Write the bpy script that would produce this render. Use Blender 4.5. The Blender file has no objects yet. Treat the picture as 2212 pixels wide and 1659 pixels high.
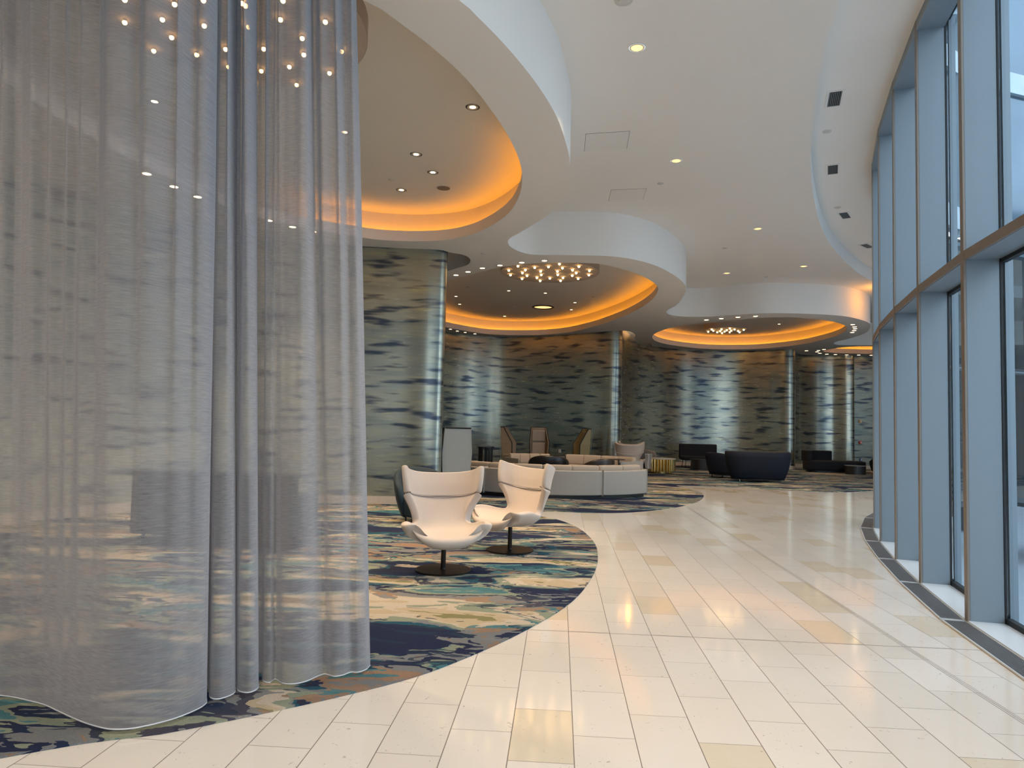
import bpy, bmesh, math, random
from mathutils import Vector, Matrix
from mathutils.geometry import delaunay_2d_cdt

random.seed(7)
PI = math.pi
S = bpy.context.scene
COL = S.collection

# ------------------------------------------------------------------ camera
FPX, EYE = 1500.0, 1.55
TH, RL = math.atan(85.9 / 1500.0), 0.025
_F = Vector((0, math.cos(TH), math.sin(TH)))
_R0 = Vector((1, 0, 0)); _U0 = Vector((0, -math.sin(TH), math.cos(TH)))
_R = _R0 * math.cos(RL) + _U0 * math.sin(RL)
_U = -_R0 * math.sin(RL) + _U0 * math.cos(RL)
cd = bpy.data.cameras.new('camera')
cam = bpy.data.objects.new('camera', cd); COL.objects.link(cam)
M = Matrix((( _R.x, _U.x, -_F.x, 0), (_R.y, _U.y, -_F.y, 0), (_R.z, _U.z, -_F.z, EYE), (0, 0, 0, 1)))
cam.matrix_world = M
cd.sensor_width = 36; cd.lens = FPX / 2212 * 36; cd.clip_start = 0.05; cd.clip_end = 400
S.camera = cam

def ray(px, py):
    return _F + _R * ((px - 1106) / FPX) - _U * ((py - 829.5) / FPX)
def at(px, py, z):
    """the plan point that lies at height z along a surveyed direction"""
    d = ray(px, py); t = (z - EYE) / d.z
    return (d.x * t, d.y * t)

# ------------------------------------------------------------------ colour management, world
S.view_settings.view_transform = 'Standard'
S.view_settings.look = 'None'
S.view_settings.gamma = 1.0
S.view_settings.use_curve_mapping = False
S.view_settings.exposure = 1.15
S.cycles.use_denoising = True
S.cycles.max_bounces = 7
S.cycles.diffuse_bounces = 4
S.cycles.glossy_bounces = 3
S.cycles.transmission_bounces = 4
S.cycles.transparent_max_bounces = 16
S.cycles.sample_clamp_indirect = 6.0
S.cycles.caustics_reflective = False
S.cycles.caustics_refractive = False

world = bpy.data.worlds.new('sky'); S.world = world
world.use_nodes = True
wn = world.node_tree.nodes; wl = world.node_tree.links
wn.clear()
w_out = wn.new('ShaderNodeOutputWorld'); w_bg = wn.new('ShaderNodeBackground')
w_tc = wn.new('ShaderNodeTexCoord'); w_sep = wn.new('ShaderNodeSeparateXYZ'); w_rp = wn.new('ShaderNodeValToRGB')
wl.new(w_tc.outputs['Generated'], w_sep.inputs[0]); wl.new(w_sep.outputs['Z'], w_rp.inputs[0])
w_rp.color_ramp.elements[0].position = 0.0; w_rp.color_ramp.elements[0].color = (0.80, 0.88, 0.95, 1)
w_rp.color_ramp.elements[1].position = 0.7; w_rp.color_ramp.elements[1].color = (0.65, 0.785, 0.92, 1)
wl.new(w_rp.outputs[0], w_bg.inputs[0]); w_bg.inputs[1].default_value = 2.0
wl.new(w_bg.outputs[0], w_out.inputs[0])

# light levels (watts) of the lamps, used by the lamp builders further down
P_COVE, P_SPOT, P_MAIN, P_BULB = 6.6, 150.0, 150.0, 9.0
WARM, AMBER = (1.0, 0.76, 0.50), (1.0, 0.40, 0.02)

# heights
HS, HC, HI, HW = 4.81, 5.66, 5.36, 6.0       # soffit, main ceiling, recess ceiling, strip by the glass

# ------------------------------------------------------------------ material helpers
def lin(c):
    return tuple(((v / 255) / 12.92 if v / 255 <= 0.04045 else ((v / 255 + 0.055) / 1.055) ** 2.4) for v in c)
def mat(name, color, rough=0.6, metal=0.0, noise=0.06, scale=12.0, bump=0.0, coat=0.0, sheen=0.0, emis=None, estr=0.0, stretch=(1, 1, 1)):
    m = bpy.data.materials.new(name); m.use_nodes = True
    nt = m.node_tree; b = nt.nodes['Principled BSDF']
    tc = nt.nodes.new('ShaderNodeTexCoord'); mp = nt.nodes.new('ShaderNodeMapping'); mp.inputs['Scale'].default_value = stretch
    nz = nt.nodes.new('ShaderNodeTexNoise'); nz.inputs['Scale'].default_value = scale; nz.inputs['Detail'].default_value = 4
    nt.links.new(tc.outputs['Object'], mp.inputs[0]); nt.links.new(mp.outputs[0], nz.inputs['Vector'])
    mx = nt.nodes.new('ShaderNodeMix'); mx.data_type = 'RGBA'
    mx.inputs[6].default_value = tuple(max(0, v * (1 - noise)) for v in color[:3]) + (1,)
    mx.inputs[7].default_value = tuple(min(1, v * (1 + noise)) for v in color[:3]) + (1,)
    nt.links.new(nz.outputs[0], mx.inputs[0]); nt.links.new(mx.outputs[2], b.inputs['Base Color'])
    b.inputs['Roughness'].default_value = rough; b.inputs['Metallic'].default_value = metal
    b.inputs['Coat Weight'].default_value = coat
    b.inputs['Sheen Weight'].default_value = sheen
    if bump:
        bp = nt.nodes.new('ShaderNodeBump'); bp.inputs['Strength'].default_value = bump; bp.inputs['Distance'].default_value = 0.002
        n2 = nt.nodes.new('ShaderNodeTexNoise'); n2.inputs['Scale'].default_value = 350; nt.links.new(tc.outputs['Object'], n2.inputs['Vector'])
        nt.links.new(n2.outputs[0], bp.inputs['Height']); nt.links.new(bp.outputs[0], b.inputs['Normal'])
    if emis:
        b.inputs['Emission Color'].default_value = tuple(emis) + (1,); b.inputs['Emission Strength'].default_value = estr
    return m

def N(nt, kind, **kw):
    n = nt.nodes.new(kind)
    for k, v in kw.items():
        setattr(n, k, v)
    return n
def mathn(nt, op, a, b=None, c=None):
    n = nt.nodes.new('ShaderNodeMath'); n.operation = op
    for i, v in enumerate((a, b, c)):
        if v is None: continue
        if isinstance(v, (int, float)): n.inputs[i].default_value = v
        else: nt.links.new(v, n.inputs[i])
    return n.outputs[0]
def ramp(nt, fac, stops, interp='LINEAR'):
    r = nt.nodes.new('ShaderNodeValToRGB'); cr = r.color_ramp; cr.interpolation = interp
    cr.elements[0].position = stops[0][0]; cr.elements[0].color = tuple(stops[0][1]) + (1,)
    cr.elements[1].position = stops[-1][0]; cr.elements[1].color = tuple(stops[-1][1]) + (1,)
    for p, c in stops[1:-1]:
        e = cr.elements.new(p); e.color = tuple(c) + (1,)
    nt.links.new(fac, r.inputs[0]); return r.outputs[0]
def mixc(nt, fac, a, b, mode='MIX'):
    n = nt.nodes.new('ShaderNodeMix'); n.data_type = 'RGBA'; n.blend_type = mode
    for i, v in ((0, fac), (6, a), (7, b)):
        if isinstance(v, (int, float)): n.inputs[i].default_value = v
        elif isinstance(v, tuple): n.inputs[i].default_value = v + (1,) if len(v) == 3 else v
        else: nt.links.new(v, n.inputs[i])
    return n.outputs[2]
def noise(nt, vec, scale, detail=4, rough=0.5, dist=0.0):
    n = nt.nodes.new('ShaderNodeTexNoise'); n.inputs['Scale'].default_value = scale; n.inputs['Detail'].default_value = detail
    n.inputs['Roughness'].default_value = rough; n.inputs['Distortion'].default_value = dist
    nt.links.new(vec, n.inputs['Vector']); return n.outputs[0]
def mapping(nt, vec, scale=(1, 1, 1), rot=(0, 0, 0), loc=(0, 0, 0)):
    n = nt.nodes.new('ShaderNodeMapping'); n.inputs['Scale'].default_value = scale; n.inputs['Rotation'].default_value = rot; n.inputs['Location'].default_value = loc
    nt.links.new(vec, n.inputs[0]); return n.outputs[0]

# --- plaster of the ceilings
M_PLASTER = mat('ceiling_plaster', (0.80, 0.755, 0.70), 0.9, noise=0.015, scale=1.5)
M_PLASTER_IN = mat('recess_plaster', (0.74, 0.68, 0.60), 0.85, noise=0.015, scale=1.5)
M_PANEL = mat('access_panel_paint', (0.77, 0.73, 0.68), 0.9, noise=0.01)

# --- stone floor: staggered slabs with wider control joints
def stone_material():
    m = bpy.data.materials.new('limestone_slabs'); m.use_nodes = True; nt = m.node_tree; b = nt.nodes['Principled BSDF']
    tc = N(nt, 'ShaderNodeTexCoord'); v0 = tc.outputs['Object']
    ang = math.atan(104 / 1500.0)
    v = mapping(nt, v0, rot=(0, 0, ang))
    sp = N(nt, 'ShaderNodeSeparateXYZ'); nt.links.new(v, sp.inputs[0])
    X, Y = sp.outputs[0], sp.outputs[1]
    TW, TL = 0.3085, 0.59
    # X across the rows, Y along them
    xs = mathn(nt, 'DIVIDE', mathn(nt, 'ADD', X, 50.0 + OFFX), TW)
    row = mathn(nt, 'FLOOR', xs); fx = mathn(nt, 'FRACT', xs)
    half = mathn(nt, 'MULTIPLY', mathn(nt, 'MODULO', row, 2.0), 0.5)
    ys = mathn(nt, 'ADD', mathn(nt, 'DIVIDE', mathn(nt, 'ADD', Y, 50.0 + OFFY), TL), half)
    colm = mathn(nt, 'FLOOR', ys); fy = mathn(nt, 'FRACT', ys)
    def joint(f, w, size):
        a = mathn(nt, 'LESS_THAN', f, w / size); c = mathn(nt, 'GREATER_THAN', f, 1 - w / size)
        return mathn(nt, 'MAXIMUM', a, c)
    j = mathn(nt, 'MAXIMUM', joint(fx, 0.0024, TW), joint(fy, 0.0020, TL))
    # control joints: one across, one double line along
    cj1 = mathn(nt, 'LESS_THAN', mathn(nt, 'ABSOLUTE', mathn(nt, 'SUBTRACT', Y, CROSS_Y)), 0.005)
    dl = mathn(nt, 'ABSOLUTE', mathn(nt, 'SUBTRACT', mathn(nt, 'ABSOLUTE', mathn(nt, 'SUBTRACT', X, LONG_X)), 0.009))
    cj2 = mathn(nt, 'LESS_THAN', dl, 0.0028)
    jj = mathn(nt, 'MAXIMUM', j, mathn(nt, 'MAXIMUM', cj1, cj2))
    cb = N(nt, 'ShaderNodeCombineXYZ'); nt.links.new(row, cb.inputs[0]); nt.links.new(colm, cb.inputs[1])
    wnz = N(nt, 'ShaderNodeTexWhiteNoise'); wnz.noise_dimensions = '2D'; nt.links.new(cb.outputs[0], wnz.inputs['Vector'])
    tile = ramp(nt, wnz.outputs['Value'], [(0.0, (0.66, 0.60, 0.53)), (0.35, (0.70, 0.635, 0.57)), (0.7, (0.64, 0.585, 0.52)), (0.90, (0.72, 0.665, 0.61)), (0.92, (0.60, 0.51, 0.39)), (1.0, (0.62, 0.53, 0.40))])
    # shift the veining tile by tile
    sh = N(nt, 'ShaderNodeVectorMath', operation='SCALE'); nt.links.new(wnz.outputs['Color'], sh.inputs[0]); sh.inputs[3].default_value = 30
    ad = N(nt, 'ShaderNodeVectorMath', operation='ADD'); nt.links.new(v, ad.inputs[0]); nt.links.new(sh.outputs[0], ad.inputs[1])
    cloud = noise(nt, ad.outputs[0], 3.0, 5, 0.6, 0.4)
    c1 = mixc(nt, mathn(nt, 'MULTIPLY', cloud, 0.35), tile, (0.80, 0.74, 0.66))
    pit = noise(nt, mapping(nt, ad.outputs[0], (1.0, 1.0, 1)), 42, 3, 0.6, 0.5)
    area = noise(nt, ad.outputs[0], 4.5, 3, 0.5)
    pm = mathn(nt, 'MULTIPLY', mathn(nt, 'GREATER_THAN', pit, 0.67), mathn(nt, 'GREATER_THAN', area, 0.55))
    c2 = mixc(nt, mathn(nt, 'MULTIPLY', pm, 0.6), c1, (0.30, 0.24, 0.19))
    c3 = mixc(nt, mathn(nt, 'MULTIPLY', jj, 0.9), c2, (0.13, 0.10, 0.08))
    nt.links.new(c3, b.inputs['Base Color'])
    r = mathn(nt, 'ADD', mathn(nt, 'MULTIPLY', cloud, 0.06), 0.055)
    r2 = mathn(nt, 'ADD', r, mathn(nt, 'MULTIPLY', jj, 0.4))
    nt.links.new(r2, b.inputs['Roughness'])
    b.inputs['Specular IOR Level'].default_value = 0.6
    bp = N(nt, 'ShaderNodeBump'); bp.inputs['Strength'].default_value = 0.25; bp.inputs['Distance'].default_value = 0.002
    inv = mathn(nt, 'SUBTRACT', 1.0, jj); nt.links.new(inv, bp.inputs['Height']); nt.links.new(bp.outputs[0], b.inputs['Normal'])
    return m
_a = -math.atan(104 / 1500.0)
def floor_uv(px, py):
    x, y = at(px, py, 0); a = math.atan(104 / 1500.0)
    return (x * math.cos(a) - y * math.sin(a), x * math.sin(a) + y * math.cos(a))
_jx = floor_uv(1317, 1368)[0]; OFFX = -((_jx + 50.0) % 0.3085)
OFFY = 0.0
CROSS_Y = floor_uv(1400, 1372)[1]
_row = math.floor((floor_uv(1275, 1494)[0] + 50 + OFFX) / 0.3085)
OFFY = -((floor_uv(1275, 1494)[1] + 50.0 + 0.5 * (_row % 2) * 0.59) % 0.59)
LONG_X = floor_uv(1959, 1400)[0]
M_STONE = stone_material()

# --- hand-tufted carpet: drifting bands of navy, teal, sage, sand
def carpet_material():
    m = bpy.data.materials.new('tufted_carpet'); m.use_nodes = True; nt = m.node_tree; b = nt.nodes['Principled BSDF']
    tc = N(nt, 'ShaderNodeTexCoord'); v = mapping(nt, tc.outputs['Object'], (0.40, 0.92, 1), (0, 0, 0.28))
    w1 = N(nt, 'ShaderNodeTexNoise'); w1.inputs['Scale'].default_value = 2.2; w1.inputs['Detail'].default_value = 5; nt.links.new(v, w1.inputs['Vector'])
    sub = N(nt, 'ShaderNodeVectorMath', operation='SUBTRACT'); nt.links.new(w1.outputs['Color'], sub.inputs[0]); sub.inputs[1].default_value = (0.5, 0.5, 0.5)
    sc = N(nt, 'ShaderNodeVectorMath', operation='MULTIPLY'); nt.links.new(sub.outputs[0], sc.inputs[0]); sc.inputs[1].default_value = (0.9, 0.5, 0)
    ad = N(nt, 'ShaderNodeVectorMath', operation='ADD'); nt.links.new(v, ad.inputs[0]); nt.links.new(sc.outputs[0], ad.inputs[1])
    vv = ad.outputs[0]
    n1 = noise(nt, vv, 1.25, 4, 0.52, 0.35)
    n2 = noise(nt, mapping(nt, vv, loc=(13, 7, 3)), 2.0, 4.5, 0.55, 0.2)
    n3 = noise(nt, mapping(nt, vv, loc=(3, 27, 3)), 1.1, 4, 0.6, 0.2)
    navy, ink, teal, aqua = (0.018, 0.024, 0.062), (0.028, 0.030, 0.055), (0.022, 0.085, 0.125), (0.075, 0.19, 0.215)
    sage, olive, sand, tan, grey, pale = (0.26, 0.29, 0.215), (0.24, 0.215, 0.105), (0.50, 0.40, 0.27), (0.30, 0.19, 0.125), (0.20, 0.205, 0.21), (0.55, 0.46, 0.36)
    A = ramp(nt, n1, [(0.0, navy), (0.45, navy), (0.46, ink), (0.48, teal), (0.497, grey), (0.508, sage), (0.545, pale), (0.575, sand), (0.62, olive), (0.66, tan), (1.0, sand)], 'CONSTANT')
    B = ramp(nt, n2, [(0.0, teal), (0.36, aqua), (0.42, sage), (0.46, navy), (0.505, grey), (0.55, tan), (0.59, aqua), (0.63, pale), (1.0, sage)], 'CONSTANT')
    sel = mathn(nt, 'GREATER_THAN', noise(nt, mapping(nt, vv, loc=(5, 1, 9)), 1.6, 4, 0.55), 0.51)
    c = mixc(nt, mathn(nt, 'MULTIPLY', sel, 0.9), A, B)
    # thin dark outlines between the shapes
    edge = mathn(nt, 'LESS_THAN', mathn(nt, 'ABSOLUTE', mathn(nt, 'SUBTRACT', n3, 0.5)), 0.006)
    c = mixc(nt, mathn(nt, 'MULTIPLY', edge, 0.85), c, (0.02, 0.04, 0.07))
    yarn = noise(nt, tc.outputs['Object'], 230, 2, 0.7)
    c = mixc(nt, 0.55, c, ramp(nt, yarn, [(0.3, (0.35, 0.35, 0.35)), (0.7, (1, 1, 1))]), 'MULTIPLY')
    nt.links.new(c, b.inputs['Base Color']); b.inputs['Roughness'].default_value = 0.95; b.inputs['Specular IOR Level'].default_value = 0.15
    bp = N(nt, 'ShaderNodeBump'); bp.inputs['Strength'].default_value = 0.6; bp.inputs['Distance'].default_value = 0.006
    nt.links.new(yarn, bp.inputs['Height']); nt.links.new(bp.outputs[0], b.inputs['Normal'])
    return m
M_CARPET = carpet_material()

# --- pearly wall covering with blue brush strokes (UV in metres: along the wall, up)
def mural_material():
    m = bpy.data.materials.new('pearl_wallcovering'); m.use_nodes = True; nt = m.node_tree; b = nt.nodes['Principled BSDF']
    tc = N(nt, 'ShaderNodeTexCoord'); v = tc.outputs['UV']
    big = noise(nt, mapping(nt, v, (0.55, 3.6, 1)), 1.0, 3, 0.5, 0.25)
    strokes = noise(nt, mapping(nt, v, (1.15, 7.2, 1), loc=(4, 2, 0)), 1.0, 2, 0.45, 0.1)
    fine = noise(nt, mapping(nt, v, (2.2, 24.0, 1), loc=(1, 5, 0)), 1.0, 3, 0.5, 0.1)
    base = ramp(nt, big, [(0.25, (0.145, 0.18, 0.175)), (0.42, (0.235, 0.25, 0.215)), (0.55, (0.34, 0.325, 0.245)), (0.75, (0.215, 0.245, 0.24))])
    base = mixc(nt, mathn(nt, 'MULTIPLY', fine, 0.4), base, (0.56, 0.58, 0.50))
    mask = ramp(nt, mathn(nt, 'ADD', strokes, mathn(nt, 'MULTIPLY', mathn(nt, 'SUBTRACT', fine, 0.5), 0.07)), [(0.0, (0, 0, 0)), (0.535, (0, 0, 0)), (0.66, (1, 1, 1)), (1.0, (1, 1, 1))])
    c = mixc(nt, mathn(nt, 'MULTIPLY', mask, 0.88), base, (0.026, 0.042, 0.085))
    tint = ramp(nt, noise(nt, mapping(nt, v, (1.3, 11, 1), loc=(9, 9, 0)), 1.0, 3, 0.5), [(0.0, (0, 0, 0)), (0.62, (0, 0, 0)), (0.70, (1, 1, 1)), (1, (1, 1, 1))])
    c = mixc(nt, mathn(nt, 'MULTIPLY', tint, 0.35), c, (0.55, 0.50, 0.22))
    nt.links.new(c, b.inputs['Base Color'])
    b.inputs['Metallic'].default_value = 0.74
    b.inputs['Roughness'].default_value = 0.33
    nt.links.new(mathn(nt, 'ADD', mathn(nt, 'MULTIPLY', fine, 0.05), 0.24), b.inputs['Roughness'])
    return m
M_MURAL = mural_material()
# the lounge's deepest bay (behind the curtain) carries the same pattern in a matt finish
M_MURAL_MATT = mural_material(); M_MURAL_MATT.name = 'matt_wallcovering'
_b = M_MURAL_MATT.node_tree.nodes['Principled BSDF']; _b.inputs['Metallic'].default_value = 0.15
for _l in list(_b.inputs['Roughness'].links): M_MURAL_MATT.node_tree.links.remove(_l)
_b.inputs['Roughness'].default_value = 0.7

def sheer_material():
    m = bpy.data.materials.new('sheer_grey_weave'); m.use_nodes = True; nt = m.node_tree; nt.nodes.clear()
    out = N(nt, 'ShaderNodeOutputMaterial'); tc = N(nt, 'ShaderNodeTexCoord')
    slub = noise(nt, mapping(nt, tc.outputs['UV'], (16, 130, 1)), 1.0, 2, 0.5)
    weave = noise(nt, mapping(nt, tc.outputs['UV'], (200, 300, 1)), 1.0, 2, 0.5)
    f = mathn(nt, 'ADD', mathn(nt, 'MULTIPLY', slub, 0.6), mathn(nt, 'MULTIPLY', weave, 0.4))
    col = ramp(nt, f, [(0.3, (0.33, 0.33, 0.355)), (0.7, (0.46, 0.455, 0.48))])
    d = N(nt, 'ShaderNodeBsdfDiffuse'); nt.links.new(col, d.inputs[0])
    t = N(nt, 'ShaderNodeBsdfTranslucent'); nt.links.new(col, t.inputs[0])
    tr = N(nt, 'ShaderNodeBsdfTransparent')
    m1 = N(nt, 'ShaderNodeMixShader'); m1.inputs[0].default_value = 0.42
    nt.links.new(d.outputs[0], m1.inputs[1]); nt.links.new(t.outputs[0], m1.inputs[2])
    lw = N(nt, 'ShaderNodeLayerWeight'); lw.inputs['Blend'].default_value = 0.35
    op = mathn(nt, 'ADD', mathn(nt, 'MULTIPLY', lw.outputs['Facing'], 0.95), mathn(nt, 'ADD', 0.41, mathn(nt, 'MULTIPLY', f, 0.18)))
    op = mathn(nt, 'MINIMUM', op, 1.0)
    m2 = N(nt, 'ShaderNodeMixShader'); nt.links.new(op, m2.inputs[0])
    nt.links.new(tr.outputs[0], m2.inputs[1]); nt.links.new(m1.outputs[0], m2.inputs[2])
    nt.links.new(m2.outputs[0], out.inputs[0])
    return m
M_SHEER = sheer_material()
M_HEM = mat('curtain_hem', (0.60, 0.60, 0.62), 0.9)

def glass_material(name, tint, refl=0.06):
    m = bpy.data.materials.new(name); m.use_nodes = True; nt = m.node_tree; nt.nodes.clear()
    out = N(nt, 'ShaderNodeOutputMaterial'); tr = N(nt, 'ShaderNodeBsdfTransparent'); gl = N(nt, 'ShaderNodeBsdfGlossy')
    tc = N(nt, 'ShaderNodeTexCoord'); c = ramp(nt, noise(nt, tc.outputs['Object'], 0.7, 2), [(0.3, tuple(0.97 * t for t in tint)), (0.7, tint)])
    nt.links.new(c, tr.inputs[0]); gl.inputs[0].default_value = (0.9, 0.95, 1, 1); gl.inputs[1].default_value = 0.01
    lw = N(nt, 'ShaderNodeLayerWeight'); lw.inputs[0].default_value = 0.5
    fr_ = mathn(nt, 'ADD', 0.05, mathn(nt, 'MULTIPLY', mathn(nt, 'POWER', lw.outputs['Facing'], 5.0), 0.9))
    mx = N(nt, 'ShaderNodeMixShader'); nt.links.new(fr_, mx.inputs[0]); nt.links.new(tr.outputs[0], mx.inputs[1]); nt.links.new(gl.outputs[0], mx.inputs[2])
    nt.links.new(mx.outputs[0], out.inputs[0]); return m
M_GLASS = glass_material('window_glass', (0.80, 0.88, 0.92))

M_FIN = mat('grey_metal_paint', (0.22, 0.265, 0.30), 0.42, 0.15, noise=0.03, scale=3)
M_CAP = mat('warm_lit_metal_edge', (0.24, 0.195, 0.16), 0.45, 0.3, noise=0.03)  # grey metal, with the warm room light put into its brown colour
M_GASKET = mat('black_gasket', (0.01, 0.011, 0.013), 0.6)
M_SILL = mat('white_stone_sill', (0.60, 0.62, 0.64), 0.25, noise=0.02)
M_GRILLE = mat('dark_grille_metal', (0.22, 0.225, 0.24), 0.45, 0.5)
M_TROUGH = mat('trough_black', (0.02, 0.02, 0.024), 0.8)
M_BASE = mat('stone_baseboard', (0.56, 0.47, 0.39), 0.35, noise=0.12, scale=3, stretch=(6, 6, 0.3))
M_LED = mat('amber_led', (0.9, 0.5, 0.1), 0.5, emis=AMBER, estr=P_COVE)
M_BULB = mat('warm_bulb', (1, 0.9, 0.7), 0.4, emis=(1.0, 0.60, 0.22), estr=P_BULB)
M_LENS = mat('lamp_lens', (1, 0.9, 0.7), 0.4, emis=(1.0, 0.66, 0.34), estr=5.0)
M_AMBERLENS = mat('amber_lamp_lens', (1, 0.7, 0.3), 0.4, emis=(1.0, 0.55, 0.18), estr=1.0)
M_REFLECT = mat('lamp_reflector', (0.85, 0.76, 0.66), 0.35, 0.3)
M_TRIMW = mat('white_trim_ring', (0.62, 0.58, 0.53), 0.6)
M_DARKTRIM = mat('dark_trim_ring', (0.05, 0.035, 0.03), 0.4, 0.5)
M_DRUM = mat('drum_plaster', (0.46, 0.37, 0.30), 0.8, noise=0.02)
M_CREAM = mat('cream_wool', (0.53, 0.44, 0.375), 0.9, noise=0.05, scale=60, bump=0.25, sheen=0.15)
M_PIPING = mat('grey_piping', (0.16, 0.14, 0.14), 0.8)
M_BRONZE = mat('dark_bronze', (0.030, 0.023, 0.019), 0.42, 0.8, noise=0.1)
M_SOFA = mat('oatmeal_upholstery', (0.37, 0.335, 0.295), 0.9, noise=0.05, scale=40, bump=0.2)
M_CUSH = mat('oatmeal_cushion', (0.43, 0.345, 0.27), 0.9, noise=0.05, scale=40, bump=0.2)
M_BLACKWOOD = mat('black_wood', (0.012, 0.011, 0.011), 0.4)
M_NAVY = mat('navy_velvet', (0.003, 0.006, 0.017), 0.85, noise=0.2, scale=6, sheen=0.0)
M_INK = mat('ink_velvet', (0.003, 0.003, 0.006), 0.9, noise=0.2, scale=6, sheen=0.0)
M_TEAL = mat('deep_teal_velvet', (0.006, 0.020, 0.030), 0.75, noise=0.2, scale=6, sheen=0.05)
M_LEATHER = mat('black_leather', (0.012, 0.010, 0.010), 0.35, noise=0.1)
M_HOOD = mat('grey_hide', (0.42, 0.41, 0.37), 0.55, noise=0.04, scale=8)
M_HOODT = mat('tan_hide', (0.36, 0.26, 0.17), 0.5, noise=0.06, scale=8)
M_BRASS = mat('polished_brass', (0.80, 0.58, 0.24), 0.18, 1.0, noise=0.05)
M_TOP = mat('pale_stone_top', (0.72, 0.66, 0.58), 0.2)
M_TAUPE = mat('taupe_fabric', (0.22, 0.17, 0.14), 0.9)
M_THROW = mat('woven_throw', (0.30, 0.28, 0.27), 0.95, noise=0.3, scale=30, bump=0.3, stretch=(1, 6, 1))
M_CHROME = mat('chrome', (0.8, 0.8, 0.82), 0.12, 1.0)
M_RED = mat('red_plastic', (0.55, 0.03, 0.03), 0.4)
M_TANP = mat('tan_plastic', (0.62, 0.45, 0.25), 0.4)
M_WHITEP = mat('white_plastic', (0.75, 0.74, 0.72), 0.4)
M_BLUEP = mat('blue_plastic', (0.10, 0.22, 0.40), 0.4)
M_PAINT = mat('warm_wall_paint', (0.55, 0.49, 0.43), 0.9, noise=0.02)
M_PAVE = mat('wet_paving', (0.38, 0.44, 0.50), 0.25, noise=0.08, scale=2)
M_BLD = mat('blue_glass_facade', (0.10, 0.15, 0.20), 0.12, 0.5, noise=0.35, scale=0.6)
M_BLDL = mat('pale_concrete', (0.42, 0.50, 0.56), 0.8, noise=0.15, scale=1.5)
M_DKMETAL = mat('dark_outdoor_metal', (0.035, 0.045, 0.055), 0.5, 0.4)
M_BOLL = mat('blue_grey_bollard', (0.12, 0.17, 0.24), 0.5)
M_CYAN = mat('cyan_band', (0.12, 0.55, 0.60), 0.4)
M_BARK = mat('bark', (0.09, 0.07, 0.05), 0.9, noise=0.3)
M_LEAF = mat('leaf_green', (0.10, 0.20, 0.05), 0.7, noise=0.4, scale=3)

# ------------------------------------------------------------------ geometry helpers
def meshobj(name, verts, faces, m, parent=None, smooth=False, uvs=None, loc=None):
    me = bpy.data.meshes.new(name); me.from_pydata([tuple(v) for v in verts], [], faces); me.update()
    if uvs:
        ul = me.uv_layers.new(name='UVMap')
        for poly in me.polygons:
            for li, vi in zip(poly.loop_indices, poly.vertices):
                ul.data[li].uv = uvs[vi]
    me.materials.append(m)
    if smooth:
        me.polygons.foreach_set('use_smooth', [True] * len(me.polygons))
    o = bpy.data.objects.new(name, me); COL.objects.link(o)
    if parent: o.parent = parent
    if loc: o.location = loc
    return o
class MB:
    def __init__(s): s.v = []; s.f = []
    def add(s, v, f):
        n = len(s.v); s.v += [tuple(p) for p in v]; s.f += [tuple(i + n for i in q) for q in f]; return s
    def box(s, c, d, rz=0.0):
        x, y, z = [q / 2 for q in d]; cr, sr = math.cos(rz), math.sin(rz)
        pts = []
        for dz in (-z, z):
            for dx, dy in ((-x, -y), (x, -y), (x, y), (-x, y)):
                pts.append((c[0] + dx * cr - dy * sr, c[1] + dx * sr + dy * cr, c[2] + dz))
        return s.add(pts, [(0, 3, 2, 1), (4, 5, 6, 7), (0, 1, 5, 4), (1, 2, 6, 5), (2, 3, 7, 6), (3, 0, 4, 7)])
    def lathe(s, prof, n=32, c=(0, 0, 0), cap=True):
        v = []; f = []
        for r, z in prof:
            for i in range(n):
                a = 2 * PI * i / n; v.append((c[0] + r * math.cos(a), c[1] + r * math.sin(a), c[2] + z))
        for k in range(len(prof) - 1):
            for i in range(n):
                j = (i + 1) % n; f.append((k * n + i, k * n + j, (k + 1) * n + j, (k + 1) * n + i))
        if cap:
            f.append(tuple(reversed(range(n)))); f.append(tuple(range((len(prof) - 1) * n, len(prof) * n)))
        return s.add(v, f)
    def tube(s, a, b, r, n=10, r2=None):
        a = Vector(a); b = Vector(b); d = (b - a).normalized()
        u = d.orthogonal().normalized(); w = d.cross(u); r2 = r if r2 is None else r2
        v = [a + (u * math.cos(2 * PI * i / n) + w * math.sin(2 * PI * i / n)) * r for i in range(n)]
        v += [b + (u * math.cos(2 * PI * i / n) + w * math.sin(2 * PI * i / n)) * r2 for i in range(n)]
        f = [(i, (i + 1) % n, n + (i + 1) % n, n + i) for i in range(n)] + [tuple(reversed(range(n))), tuple(range(n, 2 * n))]
        return s.add(v, f)
    def prism(s, poly, z0, z1):
        n = len(poly)
        v = [(x, y, z0) for x, y in poly] + [(x, y, z1) for x, y in poly]
        return s.add(v, [tuple(reversed(range(n))), tuple(range(n, 2 * n))] + [(i, (i + 1) % n, n + (i + 1) % n, n + i) for i in range(n)])
    def build(s, name, m, parent=None, smooth=False, bevel=0.0, seg=2, subsurf=0, autosmooth=False):
        o = meshobj(name, s.v, s.f, m, parent, smooth)
        if bevel:
            b = o.modifiers.new('bevel', 'BEVEL'); b.width = bevel; b.segments = seg; b.limit_method = 'ANGLE'
            if smooth or seg > 2:
                o.data.polygons.foreach_set('use_smooth', [True] * len(o.data.polygons))
                w = o.modifiers.new('wn', 'WEIGHTED_NORMAL'); w.keep_sharp = False
        if subsurf:
            b = o.modifiers.new('sub', 'SUBSURF'); b.levels = subsurf; b.render_levels = subsurf
        return o
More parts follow.
